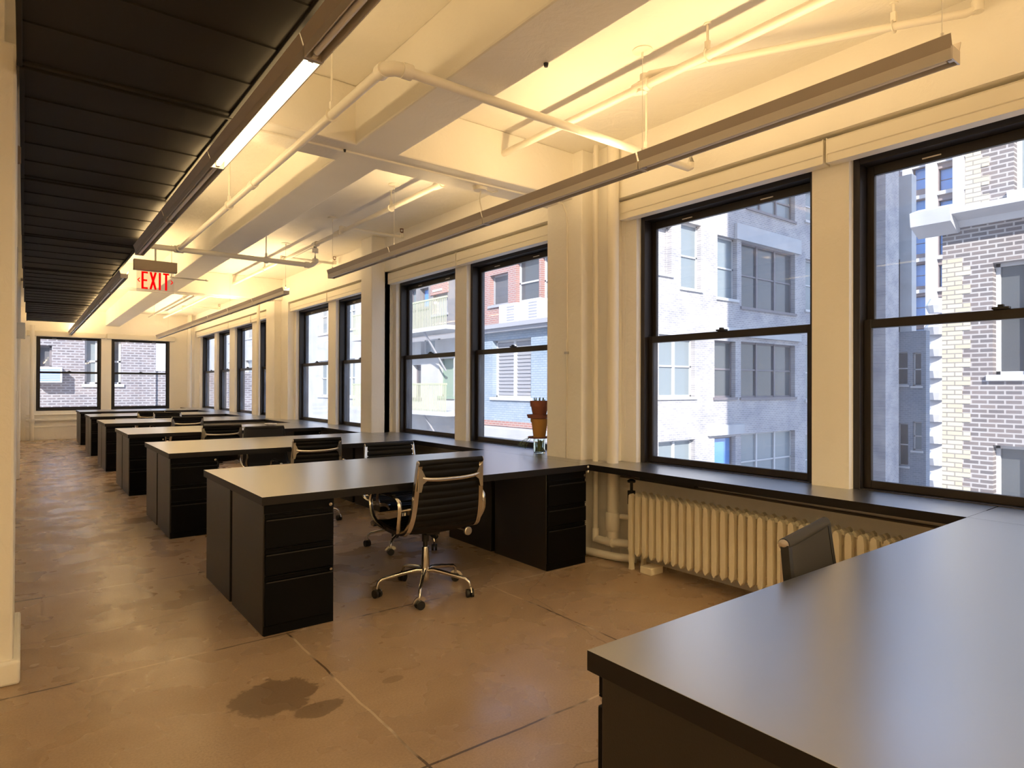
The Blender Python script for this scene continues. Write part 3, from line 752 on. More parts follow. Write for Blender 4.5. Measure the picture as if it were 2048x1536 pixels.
for k in range(7):
    fixture(ys2[k], ys2[k+1], XR, f'grey suspended light fixture by the windows, {wd[k]} segment of the far run', GR); runs.append((XR, (ys2[k]+ys2[k+1])/2, UPW))
yl = [-.64,.87,2.38,3.89,5.40,6.95]
nmL = ['unseen segment above the camera, lit as added fill','unlit segment cut by the top of the photo','segment with the glowing tube','segment just past the glowing tube','last segment before the exit sign']
for k in range(5):
    fixture(yl[k], yl[k+1], XL, 'light fixture beside the black panels, '+nmL[k], GL, lit=(k in (0, 2)), zc=2.56)
    runs.append((XL, (yl[k]+yl[k+1])/2, UPW*(.3,.3,.4,1.0,1.0)[k]))
yl2 = [8.50+1.5*i for i in range(8)]
for k in range(7):
    fixture(yl2[k], yl2[k+1]-.0, XL+.045, f'light fixture beside the black panels, {wd[k]} segment of the far run', GL, zc=2.56) if k < 7 and yl2[k+1] < 19.05 else None
    runs.append((XL+.075, (yl2[k]+yl2[k+1])/2, UPW*1.1))
for (x, y, p) in runs:          # batwing throw: each fixture sends its light up to both sides
    if y > 8: p *= 1.7
    ln = 1.40
    if x > 2 and 3 < y < 5: ln = 1.0; y += .22 if y > 3.9 else -.2      # lamps shortened and shifted to soften the hot spot at the cross beam
    if x < 1.5: uplight(x, y, ln, 2.632, p*.9, tilt=R(40)); uplight(x, y, ln, 2.632, p*.35, tilt=R(5))
    else:
        for sg in (-1, 1): uplight(x, y, ln, 2.604, p*.62, tilt=sg*R(50))
# unseen lit fixtures added behind the camera as fill light for the room
for k, (x, y) in enumerate(((XR,-.70),(XR,-2.25),(XR,-3.8),(XL,-2.2),(XL,-3.75),(-1.3,-.9),(-1.3,-2.6))):
    fixture(y-.75, y+.75, x, 'unseen lit fixture added behind the camera as fill, '+['window row, first','window row, second','window row, third','middle row, first','middle row, second','left row, first','left row, second'][k], 'unseen fill fixtures added behind the camera', lit=True)
    uplight(x, y, 1.4, 2.655, UPW); fill_downlight(x, y, 1.4, 2.53, DNW)
fill_downlight(XL, .115, 1.4, 2.54, DNW*.5)  # fill under the unseen overhead segment, added to brighten the room
for y, l in ((.90,'thin cable holding the free end of the near window-side fixture'),(2.36,'thin cable with a round ceiling plate above the pipe crossing'),(5.36,'thin cable with a ceiling plate past the first cross beam'),(6.85,'thin cable with a ceiling plate at the far end of the near run'),(8.45,'thin cable at the start of the far window-side run'),(11.3,'thin cable near the second cross beam'),(14.2,'thin cable over the far windows'),(17.0,'thin cable close to the end wall')):
    cable(XR, y, l, SZ if 11.3 < y < 11.7 or 3.7 < y < 4.1 else CZ)
b = B(); tube(b, [(XR,3.92,2.63),(XR-.005,3.95,2.72),(XR+.005,3.95,2.80)], .006, 8); lathe(b, [(.05,2.80),(.06,2.828)], (XR,3.95,0), 20); tube(b, [(XR+.04,3.95,2.82),(XR+.10,3.93,2.80),(XR+.16,3.95,2.825)], .006, 8)
tag(obj('power_drop', b, M_pipe, None, shift=(XR,3.95,2.8)), 'cream ceiling box and cord feeding the window-side fixture under the first cross beam', 'power cord').location=(XR,3.95,2.8)

# ------------------------------------------------------------------ BLACK PANELS
PZ0 = 2.70
pys = [-4.9,-2.6,-.55,1.50,3.46,5.32,7.33,9.42,11.3,13.2,15.1,16.98]
prx = [.83,.835,.84,.845,.85,.885,.905,.915,.935,.96,.985,1.01]
plx = [-.03,-.03,-.03,-.03,-.022,-.022,-.02,-.012,0,.02,.04,.058]
pn = ['behind the camera','over the camera','at the top edge of the photo','above the glowing tube','just past the glowing tube','before the exit sign','level with the exit sign','first beyond the exit sign','second beyond the exit sign','next to last','last, near the end wall']
for k in range(len(pys)-1):
    y0, y1 = pys[k]+.004, pys[k+1]-.004; x0, x1 = plx[k], prx[k]
    t = thing('ceiling_panel', 'dark slatted panel hung below the ceiling, '+('the one ' if k > 2 else 'one ')+pn[k], 'ceiling panel', (x0, y0, PZ0), 0, 'dark slatted panels over the aisle')
    w, l = x1-x0, y1-y0
    b = B()
    box(b, 0, .02, 0, l, -.012, .07); box(b, w-.02, w, 0, l, -.012, .07); box(b, .0, w, 0, .018, -.014, .07); box(b, 0, w, l-.03, l, -.004, .07)
    obj('rim', b, M_panel, t, bevel=.003)
    m = 5; d = (l-.05)/m
    for q in range(m):
        b = B(); yy = .019+q*d
        # each slat leans a little so the joints read as steps
        prism(b, [(yy,0.0),(yy+d-.002,.007),(yy+d-.002,.030),(yy,.030)], .012, w-.012, 'X')
        obj('slat', b, M_panel, t)
    obj('backing', box(B(), .0, w, 0, l, .045, .055), M_panel, t)
for k, y in enumerate((1.5,5.3,9.4,13.2)):
    b = B(); tube(b, [(-.0,0,.07),(0,0,CZ-PZ0)], .006, 8); tube(b, [(.8,0,.07),(.8,0,(CZ if not 3.7<y<4.1 else SZ)-PZ0)], .006, 8)
    o = tag(obj('hanger_rod', b, M_steel, None), ['pair of thin rods holding the dark panels overhead at the top of the photo','pair of thin rods holding the dark panels before the exit sign','pair of thin rods holding the dark panels beyond the exit sign','pair of thin rods holding the far dark panels'][k], 'hanger rods'); o.location = (plx[4]+.03, y, PZ0)

# ------------------------------------------------------------------ EXIT SIGN
def textobj(s, size, mat_, parent, loc, ext=.002, sx=1.0, name='lettering', align='CENTER'):
    cu = bpy.data.curves.new(name, 'FONT'); cu.body = s; cu.size = size; cu.extrude = ext; cu.align_x = align; cu.align_y = 'CENTER'; cu.offset = .0
    tmp = bpy.data.objects.new('tmp', cu); C.objects.link(tmp)
    bpy.context.view_layer.update()
    dg = bpy.context.evaluated_depsgraph_get(); me = bpy.data.meshes.new_from_object(tmp.evaluated_get(dg))
    bpy.data.objects.remove(tmp)
    me.materials.clear(); me.materials.append(mat_)
    o = bpy.data.objects.new(name, me); C.objects.link(o); o.parent = parent; o.location = loc; o.rotation_euler = (math.pi/2, 0, 0); o.scale = (sx, 1, 1)
    return o
M_red = mat('exit_red', (.40,.002,.003), .6, 0, 0, emis=(1,.002,.004), es=.27)
M_acr = mat('clear_acrylic', (.95,.9,.86), .25, 0, .5); PB(M_acr).inputs['Alpha'].default_value = .2
M_canopy = mat('brushed_tan_metal', (.42,.34,.25), .5, .3)
ex = at(311, 540, 'Y', 7.52)
t = thing('exit_sign', 'edge-lit EXIT sign with red letters and chevrons hanging from the cross pipe', 'exit sign', (ex.x, 7.52, 0))
zt = 2.615
b = B(); tube(b, [(0,0,zt),(0,.0,PZ-.03)], .009, 10); obj('stem', b, M_pipe, t)
b = B(); prism(b, [(-.035,zt),(.035,zt),(.035,zt-.098),(.042,zt-.10),(.042,zt-.106),(-.042,zt-.106),(-.042,zt-.10),(-.035,zt-.098)], -.198, .198, 'X'); obj('canopy', b, M_canopy, t)
b = B(); box(b, -.172, .172, -.003, .003, zt-.325, zt-.106); obj('face', b, M_acr, t, bevel=.001)
b = B()
def bar2(b, x0, z0, x1, z1, w):
    dx, dz = x1-x0, z1-z0; l = math.hypot(dx, dz); nx, nz = -dz/l*w/2, dx/l*w/2
    prism(b, [(x0+nx,z0+nz),(x1+nx,z1+nz),(x1-nx,z1-nz),(x0-nx,z0-nz)], -.0065, -.0035, 'Y')
lt, lb = zt-.118, zt-.298; s = .020
bar2(b, -.118, lt, -.118, lb, s); bar2(b, -.128, lt-.009, -.07, lt-.009, .018); bar2(b, -.128, (lt+lb)/2, -.076, (lt+lb)/2, .018); bar2(b, -.128, lb+.009, -.07, lb+.009, .018)
bar2(b, -.046, lt, .002, lb, s); bar2(b, .002, lt, -.046, lb, s)
bar2(b, .040, lt, .040, lb, s)
bar2(b, .098, lt, .098, lb, s); bar2(b, .070, lt-.009, .126, lt-.009, .018)
c = (lt+lb)/2
for sg in (-1, 1):
    bar2(b, sg*.143, c+.020, sg*.161, c, .009); bar2(b, sg*.143, c-.020, sg*.161, c, .009)
obj('lettering', b, M_red, t, smooth=False)

# ------------------------------------------------------------------ SMALL THINGS
t = thing('glass_vase', 'short clear glass vase with green cuttings in water, under the clay pots', 'vase', (3.60,4.27,LZ))
t.location = (3.585, 4.255, LZ)
b = B(); lathe(b, [(.001,.0),(.048,0),(.052,.01),(.052,.125),(.049,.125),(.048,.012),(.001,.010)], n=28, cap=False); obj('glass', b, M_vase, t)
M_stem = mat('green_stem', (.16,.22,.06), .6); M_leaf = mat('grey_green_leaf', (.10,.17,.10), .6)
b = B()
rnd = random.Random(3)
for k in range(16):
    a = rnd.uniform(0, 6.28); r0 = rnd.uniform(.005,.035); tube(b, [(r0*math.cos(a), r0*math.sin(a), .014), (r0*math.cos(a+.3)*1.1, r0*math.sin(a+.3)*1.1, rnd.uniform(.08,.12))], rnd.uniform(.003,.006), 6)
obj('stems', b, M_stem, t)
t2 = thing('trailing_vine', 'thin trailing green vine spilling left of the glass vase onto the ledge', 'plant', (3.585,4.255,LZ))
b = B(); lv = B()
for k in range(5):
    P = [(-.03-.01*k*.3,.04,.135),(-.05,.07+.01*k,.12),(-.06-.008*k,.10+.02*k,.07),(-.05,.13+.018*k,.03+.008*k),(-.06,.15+.02*k,.05)]
    pts = bez([(x+rnd.uniform(-.008,.008), y+rnd.uniform(-.01,.01), max(z, .012)+rnd.uniform(0,.01)) for x, y, z in P], 4); tube(b, pts, .0016, 5)
    for p in pts[::3]:
        q = Vector((rnd.uniform(-1,1), rnd.uniform(-1,1), rnd.uniform(.1,1))).normalized()*.016; s_ = q.cross(Vector((0,0,1))).normalized()*.006
        vs = [lv.verts.new(p+w) for w in (Vector((0,0,0)), q*.5+s_, q, q*.5-s_)]; lv.faces.new(vs)
obj('stem', b, M_stem, t2); tag(obj('foliage', lv, M_leaf, t2), kind='stuff')
def pot(z, r0, r1, h, rim, m, label, sq=False):
    o = B(); lathe(o, [(r0,0),(r1,h-rim),(r1*1.10,h-rim),(r1*1.13,h),(r1*1.02,h),(r1*.95,h-rim-.01),(r0*.9,.012),(.001,.012)], n=28, cap=False)
    lathe(o, [(r0,0),(r0*.4,0),(.001,0)], n=28, cap=False)
    p = obj('clay_pot', o, m, None); p.location = (3.585, 4.255, z); return tag(p, label, 'pot')
M_terra = plaster('dark_terracotta', (.22,.07,.04), (.30,.11,.07), 30, .3, .8)
M_ochre = plaster('ochre_clay', (.42,.20,.04), (.52,.28,.07), 14, .3, .7)
b = B(); lathe(b, [(.03,0),(.083,.004),(.092,.016),(.088,.018),(.08,.010),(.001,.008)], n=28, cap=False); o = tag(obj('saucer', b, M_terra, None), 'dark clay saucer laid across the glass vase', 'saucer'); o.location = (3.575,4.26,LZ+.126)
pot(LZ+.135, .052, .070, .165, .03, M_ochre, 'ochre clay pot in the middle of the stack on the ledge')
b = B(); lathe(b, [(.05,0),(.088,.005),(.098,.035),(.092,.036),(.08,.012),(.001,.01)], n=28, cap=False); o = tag(obj('saucer', b, M_terra, None), 'flared dark clay saucer between the ochre pot and the top pot', 'saucer'); o.location = (3.575,4.265,LZ+.301)
p = pot(LZ+.312, .055, .074, .145, .05, M_terra, 'dark terracotta pot with a square-looking rim on top of the stack')
b = B()
for k in range(9):
    a = k*.8; tube(b, [(.04*math.cos(a), .04*math.sin(a), .10), (.045*math.cos(a), .045*math.sin(a), .155+.02*rnd.random())], .005, 6)
o = tag(obj('succulent', b, M_leaf, None), 'stubby succulent tips showing above the topmost pot', 'plant'); o.location = (3.585,4.255,LZ+.312)

b = B(); lathe(b, [(.001,0),(.05,0),(.085,.018),(.09,.03),(.085,.03),(.05,.008),(.001,.006)], n=28, cap=False)
q = at(541, 851, 'Z', LZ); o = tag(obj('white_bowl', b, M_white, None), 'white shallow bowl on the third desk back, beside the grey chair', 'bowl'); o.location = (q.x, q.y, LZ+.001)
b = B(); box(b, -.16,.16,-.12,.12,0,.22); o = tag(obj('cardboard_box', b, mat('grey_cardboard', (.42,.38,.34), .8), None, bevel=.004), 'grey box on the floor under the second desk back, seen through the knee space', 'box')
o.location = (1.62, 6.6, 0)
# wall boxes on the left
b = B(); box(b, 0, .085, -.05, .05, 0, .16); o = tag(obj('junction_box', b, M_white, None, bevel=.004), 'grey-white junction box high on the left wall', 'electrical box'); o.location = (-.074, 8.0, 1.78)
b = B(); tube(b, [(0,0,0),(0,0,.75)], .011, 10); o = tag(obj('conduit', b, M_pipe, None), 'short conduit rising from the high junction box', 'conduit'); o.location = (-.058, 8.0, 1.94)
b = B(); box(b, 0, .045, -.045, .045, 0, .12); o = tag(obj('switch_box', b, M_white, None, bevel=.004), 'pale switch box at shoulder height on the left wall', 'electrical box'); o.location = (-.074, 5.1, 1.16)
b = B(); tube(b, [(0,0,0),(0,0,1.9)], .011, 10); o = tag(obj('conduit', b, M_pipe, None), 'long conduit rising from the switch box on the left wall', 'conduit'); o.location = (-.060, 5.1, 1.28)
M_pip2 = mat('worn_bronze_paint', (.3,.2,.1), .5)
b = B(); tube(b, [(0,0,0),(0,0,.09)], .035, 12); tube(b, [(0,0,-.06),(0,.03,0)], .014, 10); o = tag(obj('valve_fitting', b, M_pip2, None), 'tan pipe fitting between the left column and the dark panels', 'fitting'); o.location = (-.052, 4.5, 2.56)
# laptop-like dark item on the end wall sill
b = B(); box(b, 0, .42, 0, .03, 0, .035); o = tag(obj('sill_bar', b, M_black, None, bevel=.004), 'dark low bar on the sill of the right end-wall window', 'bar'); o.location = (2.28, 19.0, LZ+.01)

# ------------------------------------------------------------------ OUTSIDE
def facade(name, label, plane, pos, a0, a1, z0, z1, m, wins, depth=.28, thick=3, outward=-1, par=None, sills=M_stone, cat='building'):
    """wall whose face lies on x=pos or y=pos looking toward minus; wins = (a0,a1,z0,z1,lights,frame mat,glass mat[,split])"""
    def bx(bm, d0, d1, p0, p1, q0, q1):
        lo, hi = pos+min(d0,d1), pos+max(d0,d1)
        if plane == 'X': box(bm, lo, hi, p0, p1, q0, q1)
        else: box(bm, p0, p1, lo, hi, q0, q1)
    t = par or thing(name, label, cat, ((pos, a0, z0) if plane == 'X' else (a0, pos, z0)))
    off = Vector(t.location)
    def O(nm, bm, mm, p, **k):
        base = off if p is t else Vector((0,0,0))
        bmesh.ops.translate(bm, verts=bm.verts[:], vec=-off)
        return obj(nm, bm, mm, p, smooth=False, **k)
    zs = sorted({z0, z1, *[w[2] for w in wins], *[w[3] for w in wins]}); zs = [z for z in zs if z0 <= z <= z1]
    b = B()
    for q0, q1 in zip(zs, zs[1:]):
        zm = (q0+q1)/2; cur = a0
        for w in sorted([w for w in wins if w[2] < zm < w[3]], key=lambda w: w[0]):
            if w[0] > cur: bx(b, 0, depth, cur, w[0], q0, q1)
            cur = max(cur, w[1])
        if cur < a1: bx(b, 0, depth, cur, a1, q0, q1)
    bx(b, depth, depth+thick, a0, a1, z0, z1)
    O('wall', b, m, t)
    for w in wins:
        p0, p1, q0, q1, nl, fm, gm = w[:7]; louv = len(w) > 7 and w[7] == 'louvre'; plain = len(w) > 7 and w[7] == 'plain'
        p0, p1 = max(p0, a0), min(p1, a1)
        f = B(); e = .06; d0, d1 = depth-.10, depth-.02
        bx(f, d0, d1, p0, p0+e, q0, q1); bx(f, d0, d1, p1-e, p1, q0, q1); bx(f, d0, d1, p0, p1, q1-e, q1); bx(f, d0, d1, p0, p1, q0, q0+e)
        for k in range(1, nl):
            c = p0+(p1-p0)*k/nl; bx(f, d0-.02, d1, c-.05, c+.05, q0, q1)
        if not plain and not louv: bx(f, d0, d1, p0, p1, (q0+q1)/2-.03, (q0+q1)/2+.03)
        if sills is not None: bx(f, -.06, .1, p0-.08, p1+.08, q0-.10, q0)
        wo = O('window', f, fm, t)
        g = B()
        if louv:
            nz = int((q1-q0)/.13)
            for k in range(nz):
                z = q0+.08+k*(q1-q0-.12)/nz
                bx(g, depth-.06, depth-.045, p0+.06, p1-.06, z, z+.055)
            bx(g, depth-.03, depth-.02, p0+.05, p1-.05, q0+.05, q1-.05)
            O('louvre', g, gm, wo)
        else:
            bx(g, depth-.055, depth-.045, p0+.05, p1-.05, q0+.05, q1-.05); O('pane', g, gm, wo)
    return t
def wr_(plane, pos, x0, x1, yt, yb, *rest):
    """a window given by where its corners are seen"""
    p, q = at(x0, yt, plane, pos), at(x0, yb, plane, pos); r = at(x1, yt, plane, pos)
    i = 1 if plane == 'X' else 0
    a, c = sorted((p[i], r[i])); return (a, c, q.z, p.z, *rest)

YA = 14.0
wa = [wr_('Y',YA,1310,1343,445,544,1,M_brA,M_brA,'plain'),
      wr_('Y',YA,1362,1402,441,574,1,M_wfw,M_lglass), wr_('Y',YA,1435,1474,469,594,1,M_wfw,M_lglass), wr_('Y',YA,1483,1590,482,613,3,M_wfd,M_dglass),
      wr_('Y',YA,1494,1590,345,414,3,M_wfd,M_lglass), wr_('Y',YA,1611,1652,517,619,1,M_wfw,M_lglass), wr_('Y',YA,1611,1652,375,440,1,M_wfw,M_lglass),
      wr_('Y',YA,1318,1390,668,794,2,M_wfw,M_lglass), wr_('Y',YA,1429,1471,680,795,1,M_wfd,M_dglass), wr_('Y',YA,1482,1590,683,795,3,M_wfd,M_dglass), wr_('Y',YA,1611,1652,690,800,1,M_wfw,M_lglass),
      wr_('Y',YA,1317,1390,884,1010,2,M_wfw,M_lglass), wr_('Y',YA,1429,1471,876,1000,1,M_wfd,M_skyglass), wr_('Y',YA,1482,1590,868,985,3,M_wfw,M_lglass), wr_('Y',YA,1611,1652,868,975,1,M_wfw,M_lglass)]
A = facade('brick_building', 'weathered brick building facing the near windows, sunlit at left and shaded at right', 'Y', YA, 13.7, 34.95, -14, 16, M_brA, wa, thick=.25)
for (x0, x1, yt, yb) in ((1469,1598,446,478),(1418,1598,652,668),(1415,1484,852,872)):
    p, q = at(x0, yt, 'Y', YA), at(x1, yt, 'Y', YA); z0 = at(x0, yb, 'Y', YA).z
    b = B(); box(b, p.x, q.x, YA-.12, YA+.05, z0, p.z); bmesh.ops.translate(b, verts=b.verts[:], vec=-Vector(A.location)); obj('lintel', b, M_stone, A, smooth=False)
b = B(); box(b, 33.4, 34.95, YA-.6, YA, -14, 16); bmesh.ops.translate(b, verts=b.verts[:], vec=-Vector(A.location)); obj('corner_pier', b, M_brA, A, smooth=False)

# brown brick building on the right
XC = 13.0
def cw(z0, z1, gm=M_dglass): return (1.75, 3.53, z0, z1, 4, M_wfw, gm, 'plain')
Cb = facade('brick_building', 'brown brick building at the right with cream corner bricks and a broken stone cornice', 'X', XC, -16, 4.27, -14, 4.15, M_brC, [cw(1.54,3.44), cw(-1.75,.35), cw(-5.0,-3.0), (-2.2,-.4,1.54,3.44,4,M_wfw,M_dglass,'plain'), (-2.2,-.4,-1.75,.35,4,M_wfw,M_dglass,'plain')])
def addC(nm, bm, mm): bmesh.ops.translate(bm, verts=bm.verts[:], vec=-Vector(Cb.location)); return obj(nm, bm, mm, Cb, smooth=False)
facade('', '', 'X', XC+.12, -16, 3.95, 4.15, 48, M_brC, [(1.5,3.27,4.62,6.6,3,M_wfw,M_lglass,'plain'),(-2.5,-.6,4.62,6.6,3,M_wfw,M_lglass,'plain')], par=Cb)  # unseen upper wall, raised so its shadow covers the building behind
b = B(); 
for k in range(60):
    z = -6+k*.16; w = .30 if k % 2 else .42
    if z < 3.9: box(b, XC-.012, XC+.02, 4.27-w, 4.275, z, z+.158)
addC('quoin', b, M_quoin)
b = B()
for k in range(30):
    z = 4.5+k*.16; w = .22 if k % 2 else .34; box(b, XC+.10, XC+.14, 3.95-w, 3.955, z, z+.158)
addC('quoin', b, M_quoin)
b = B(); prism(b, [(XC-.42,4.30),(XC-.42,4.40),(XC+.15,4.50),(XC+.15,4.12),(XC-.05,4.12),(XC-.12,4.22)], -16, 4.45, 'Y'); addC('cornice', b, M_stone)
b = B(); prism(b, [(XC-.46,4.18),(XC-.50,4.42),(XC-.1,4.55),(XC+.2,4.46),(XC+.1,4.1),(XC-.1,4.02)], 4.0, 4.62, 'Y'); addC('cornice_end', b, M_stone)

# blue-shaded return building, tower
XE = 36.0
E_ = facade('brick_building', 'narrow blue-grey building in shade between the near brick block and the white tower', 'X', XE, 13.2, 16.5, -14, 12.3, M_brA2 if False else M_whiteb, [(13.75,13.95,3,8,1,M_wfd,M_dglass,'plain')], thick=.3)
wE = [wr_('X',XE,1793,1820,705,770,1,M_wfw,M_dglass), wr_('X',XE,1830,1847,706,772,1,M_wfw,M_dglass), wr_('X',XE,1800,1821,846,930,1,M_wfw,M_dglass), wr_('X',XE,1830,1848,843,900,1,M_wfw,M_lglass)]
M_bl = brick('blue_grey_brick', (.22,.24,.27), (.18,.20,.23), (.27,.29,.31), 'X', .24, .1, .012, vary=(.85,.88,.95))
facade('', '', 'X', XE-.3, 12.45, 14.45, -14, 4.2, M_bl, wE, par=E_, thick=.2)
XT = 70.0
wT = []
for (x0, x1) in ((1826,1857),(1877,1911)):
    for k in range(-2, 9):
        yt = 338+64*k
        wT.append(wr_('X',XT,x0,x1,yt,yt+44,1,M_wfd,M_skyglass))
T = facade('white_tower', 'distant white tower with blue-reflecting windows and vertical piers', 'X', XT, 20.0, 27.5, -20, 34, M_spandrel, wT, sills=None, depth=.5)
b = B()
for (x0, x1) in ((1812,1826),(1858,1876),(1912,1930)):
    p, q = at(x0, 500, 'X', XT), at(x1, 500, 'X', XT); box(b, XT-.9, XT+.1, min(p.y,q.y), max(p.y,q.y), -20, 34)
bmesh.ops.translate(b, verts=b.verts[:], vec=-Vector(T.location)); obj('pier', b, M_towerw, T, smooth=False)
b = B()
for k in range(-2, 9):
    p = at(1877, 338+64*k+46, 'X', XT); box(b, XT-.3, XT+.05, 20.6, 26.6, p.z-.35, p.z)
bmesh.ops.translate(b, verts=b.verts[:], vec=-Vector(T.location)); obj('sill_band', b, M_towerw, T, smooth=False)
b = B()
p, q = at(1848, 650, 'X', 50), at(1900, 650, 'X', 50); 
T2 = thing('white_annex', 'ornate white corner bay low behind the brown brick building', 'building', (50, q.y, -20))
box(b, 50, 54, q.y, p.y, -20, 1.3+4.6); 
for k in range(12): lathe(b, [(.5,-10+k*1.5),(.7,-9.5+k*1.5),(.4,-9+k*1.5)], (50, (p.y+q.y)/2, 0), 12)
bmesh.ops.translate(b, verts=b.verts[:], vec=-Vector(T2.location)); obj('wall', b, M_towerw, T2, smooth=False)

# pale blue building straight out of the pots window
XB = 13.0
wB = [wr_('X',XB,985,1062,682,794,2,M_wfw,M_grey,'louvre'), wr_('X',XB,985,1060,862,900,2,M_wfw,M_lglass,'plain')]
Bb = facade('painted_building', 'pale blue painted brick building with white louvred windows across the street', 'X', XB, 14.0, 19.2, -14, 3.42, M_brB, wB, thick=.35)
def addT(par, nm, bm, mm, **k): bmesh.ops.translate(bm, verts=bm.verts[:], vec=-Vector(par.location)); return obj(nm, bm, mm, par, smooth=False, **k)
b = B(); box(b, XB-.35, XB+.2, 14.0, 19.2, 3.30, 3.44); box(b, XB-.25, XB, 14.0, 19.2, 3.18, 3.30); addT(Bb, 'roof_ledge', b, M_grey)
pz = at(980, 850, 'X', XB).z; b = B(); box(b, XB-.05, XB, 14.2, 18.8, pz, pz+.18); addT(Bb, 'red_band', b, M_brR)
b = B(); prism(b, [(XB-.4,pz-.35),(XB-.45,pz-.05),(XB,pz-.02),(XB,pz-.5)], 14.2, 18.8, 'Y'); addT(Bb, 'shop_cornice', b, M_stone)
b = B(); rnd = random.Random(5)
XU = 14.3
wU = [wr_('X',XU,1032,1078,522,612,1,M_wfw,M_dglass), wr_('X',XU,1082,1098,510,612,1,M_wfw,M_lglass), wr_('X',XU,980,1016,552,612,1,M_grey,M_opening,'plain')]
facade('', '', 'X', XU, 14.6, 20.6, 3.42, 7.6, M_brR, wU, par=Bb, thick=.4)
b = B(); box(b, XB+.64, XU+.3, 14.6, 19.2, 3.2, 3.40); addT(Bb, 'terrace', b, M_grey)
def ac(x0, x1, yt, yb, label):
    p, q = at(x0, yb, 'X', 12.95), at(x1, yb, 'X', 12.95); h = at((x0+x1)/2, yt, 'X', 12.95).z - 3.45
    t = thing('air_conditioner', label, 'air conditioner', (13.2, (p.y+q.y)/2, 3.442), 0, 'white condenser units on the blue building')
    w = abs(p.y-q.y)/2; b = B(); box(b, -.25, .25, -w, w, 0, h); obj('case', b, M_wfw, t, bevel=.03)
    b = B()
    for k in range(6): box(b, -.256, -.25, -w*.7, w*.1, h*(.15+.13*k), h*(.15+.13*k)+.04)
    obj('grille', b, M_grey, t)
ac(997,1034,607,642,'white air conditioner unit on the roof ledge outside, the left smaller-looking one'); ac(1039,1080,597,636,'white air conditioner unit on the roof ledge outside, the right one')
# building with fire balconies
wF = [wr_('X',XB,878,907,718,792,1,M_green,M_green,'plain'), wr_('X',XB,826,842,730,795,1,M_wfd,M_opening,'plain'), wr_('X',XB,842,870,680,712,1,M_wfw,M_lglass,'plain')]
Fb = facade('balcony_building', 'grey and pale building with slatted railings on iron balconies across the street', 'X', XB, 19.22, 28.5, -14, 3.18, M_whiteb, wF, thick=.3)
M_dbrown = plaster('dull_grey_brown_render', (.17,.155,.15), (.23,.21,.20), 2, .3)
wF2 = [wr_('X',XU,840,857,578,616,1,M_wfd,M_skyglass,'plain'), wr_('X',XU,866,895,585,630,1,M_grey,M_grey,'plain'), wr_('X',XU,818,832,580,620,1,M_wfd,M_lglass,'plain'), wr_('X',XU,869,884,562,580,1,M_wfw,M_grey,'louvre')]
facade('', '', 'X', XU, 20.62, 32, 3.18, 9, M_dbrown, wF2, par=Fb, thick=.3)
p, q = at(862, 545, 'X', XU), at(897, 584, 'X', XU)
d = B(); box(d, XB+.3, XU, 19.23, 28.4, 3.19, 3.38); addT(Fb, 'terrace', d, M_grey)
wpar = B(); box(wpar, XU-.04, XU, q.y, p.y, q.z, p.z); addT(Fb, 'brick_patch', wpar, M_brR)
for (zl) in (at(870,655,'X',12.2).z, at(870,822,'X',12.2).z):
    d = B(); box(d, 11.9, 13, 19.3, 27.5, zl-.15, zl); addT(Fb, 'balcony_deck', d, M_stone)
    d = B(); box(d, 11.92, 11.96, 19.3, 27.5, zl+.98, zl+1.04); 
    k = 19.35
    while k < 27.5: box(d, 11.93, 11.95, k, k+.035, zl, zl+1.0); k += .12
    addT(Fb, 'railing', d, M_yell)
    d = B()
    for yy in (21.0, 24.0): sweep(d, [(11.95,yy,zl-.1),(12.95,yy,zl-1.6)], rect(.06,.06))
    addT(Fb, 'brace', d, M_grey)
# far white street buildings
def grid(y0, y1, z0, dz, ny, w, h, nz, gm, fm=M_wfw):
    out = []
    for i in range(ny):
        c = y0+(y1-y0)*(i+.5)/ny
        for k in range(nz): out.append((c-w/2, c+w/2, z0+dz*k, z0+dz*k+h, 2, fm, gm))
    return out
facade('white_building', 'sunlit white building far up the street behind the second pier windows', 'X', 13.0, 28.52, 45, -14, 10, M_whiteb, grid(28.8,45,-6,3.4,5,1.6,1.9,5,M_lglass), thick=1)
facade('white_building', 'very bright pale building farthest up the street', 'X', 13.0, 45.02, 80, -14, 9, M_whiteb, grid(45.5,80,-6,3.6,7,2.4,2.0,4,M_lglass), thick=1)
# brick building behind the end wall
YK = 25.0
wK = [wr_('Y',YK,76,104,690,735,1,M_wfd,M_opening,'plain'), wr_('Y',YK,170,196,676,768,1,M_wfw,M_lglass), wr_('Y',YK,226,243,678,768,1,M_wfw,M_dglass)]
K = facade('brick_building', 'pinkish grey brick wall seen through the end wall windows', 'Y', YK, -6, at(312,700,'Y',YK).x, -14, 9, M_brK, wK)
b = B(); box(b, at(312,700,'Y',YK).x+.01, 9, YK+.1, YK+1, -14, at(330,742,'Y',YK).z); addT(K, 'low_wall', b, M_brK)
p = at(96, 748, 'Y', YK); t = thing('window_air_conditioner', 'white window air conditioner in the brick wall beyond the end window', 'air conditioner', (p.x, YK-.25, p.z-.28))
b = B(); box(b, -.36, .36, -.2, .28, 0, .5); obj('case', b, M_wfw, t, bevel=.02)
b = B()
for k in range(7): box(b, -.3, .3, -.206, -.2, .06+.055*k, .085+.055*k)
obj('grille', b, M_skyglass, t)
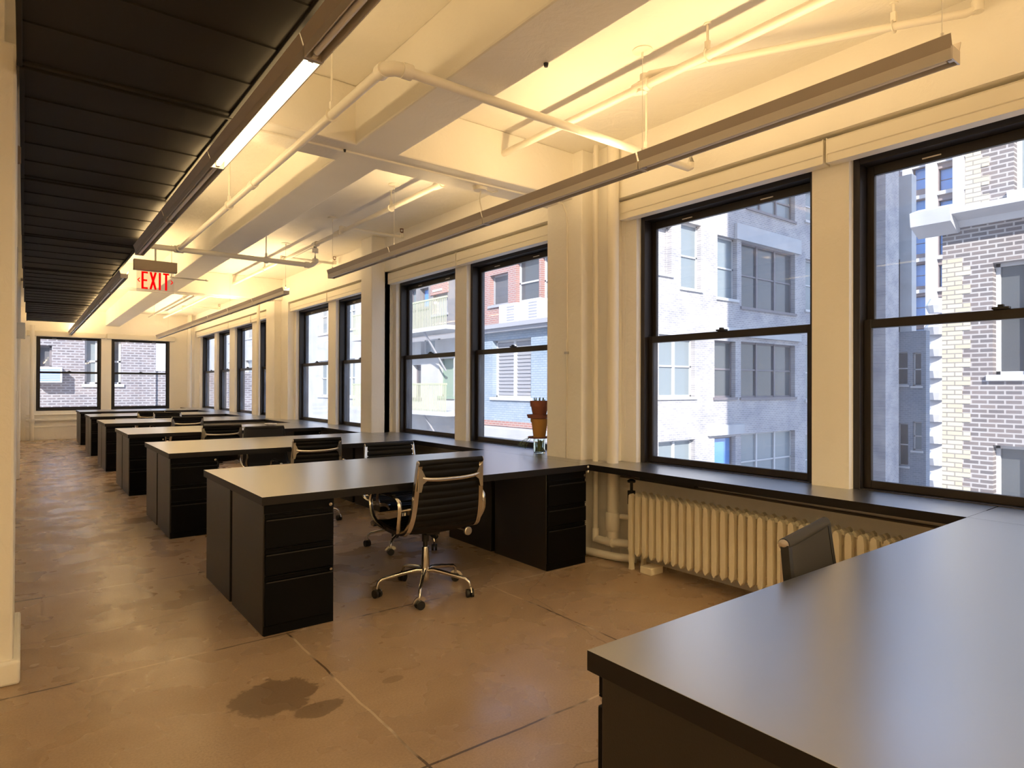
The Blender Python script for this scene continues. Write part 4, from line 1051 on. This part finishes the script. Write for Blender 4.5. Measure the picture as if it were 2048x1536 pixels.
b = B(); box(b, -60, 140, -60, 140, -14.3, -14); tag(obj('street_ground', b, M_grey, None, smooth=False), kind='structure')

# ------------------------------------------------------------------ LIGHT, SKY, CAMERA
w = bpy.data.worlds.new('sky'); bpy.context.scene.world = w; w.use_nodes = True
bg = w.node_tree.nodes['Background']; bg.inputs[0].default_value = (.62,.78,1,1); bg.inputs[1].default_value = .85
tc = w.node_tree.nodes.new('ShaderNodeTexCoord'); sx = w.node_tree.nodes.new('ShaderNodeSeparateXYZ'); rp = w.node_tree.nodes.new('ShaderNodeValToRGB')
w.node_tree.links.new(tc.outputs['Generated'], sx.inputs[0]); w.node_tree.links.new(sx.outputs[2], rp.inputs[0]); w.node_tree.links.new(rp.outputs[0], bg.inputs[0])
rp.color_ramp.elements[0].position = 0; rp.color_ramp.elements[0].color = (.80,.88,1,1); rp.color_ramp.elements[1].position = .6; rp.color_ramp.elements[1].color = (.30,.52,1,1)
sd = bpy.data.lights.new('sun', 'SUN'); sd.energy = 3.9; sd.angle = R(.6); sd.color = (1,.96,.90)
so = bpy.data.objects.new('sun', sd); C.objects.link(so)
el = R(33); dirv = Vector((.62*math.cos(el), .785*math.cos(el), -math.sin(el))); so.rotation_euler = dirv.to_track_quat('-Z', 'Y').to_euler(); so.location = (-20,-20,30)
cd = bpy.data.cameras.new('camera'); cd.sensor_width = 36; cd.lens = CF*36/2048; cd.clip_start = .05; cd.clip_end = 400
co = bpy.data.objects.new('camera', cd); C.objects.link(co)
mw = Matrix((( RT.x, UP.x, -FW.x, 0), (RT.y, UP.y, -FW.y, 0), (RT.z, UP.z, -FW.z, CH), (0,0,0,1))); co.matrix_world = mw
sc = bpy.context.scene; sc.camera = co
sc.view_settings.view_transform = 'Standard'; sc.view_settings.look = 'None'; sc.view_settings.gamma = 1; sc.view_settings.use_curve_mapping = False
sc.view_settings.exposure = 1.45
sc.cycles.max_bounces = 14; sc.cycles.diffuse_bounces = 10; sc.cycles.transparent_max_bounces = 16
sc.cycles.use_denoising = True
sc.cycles.sample_clamp_indirect = 10
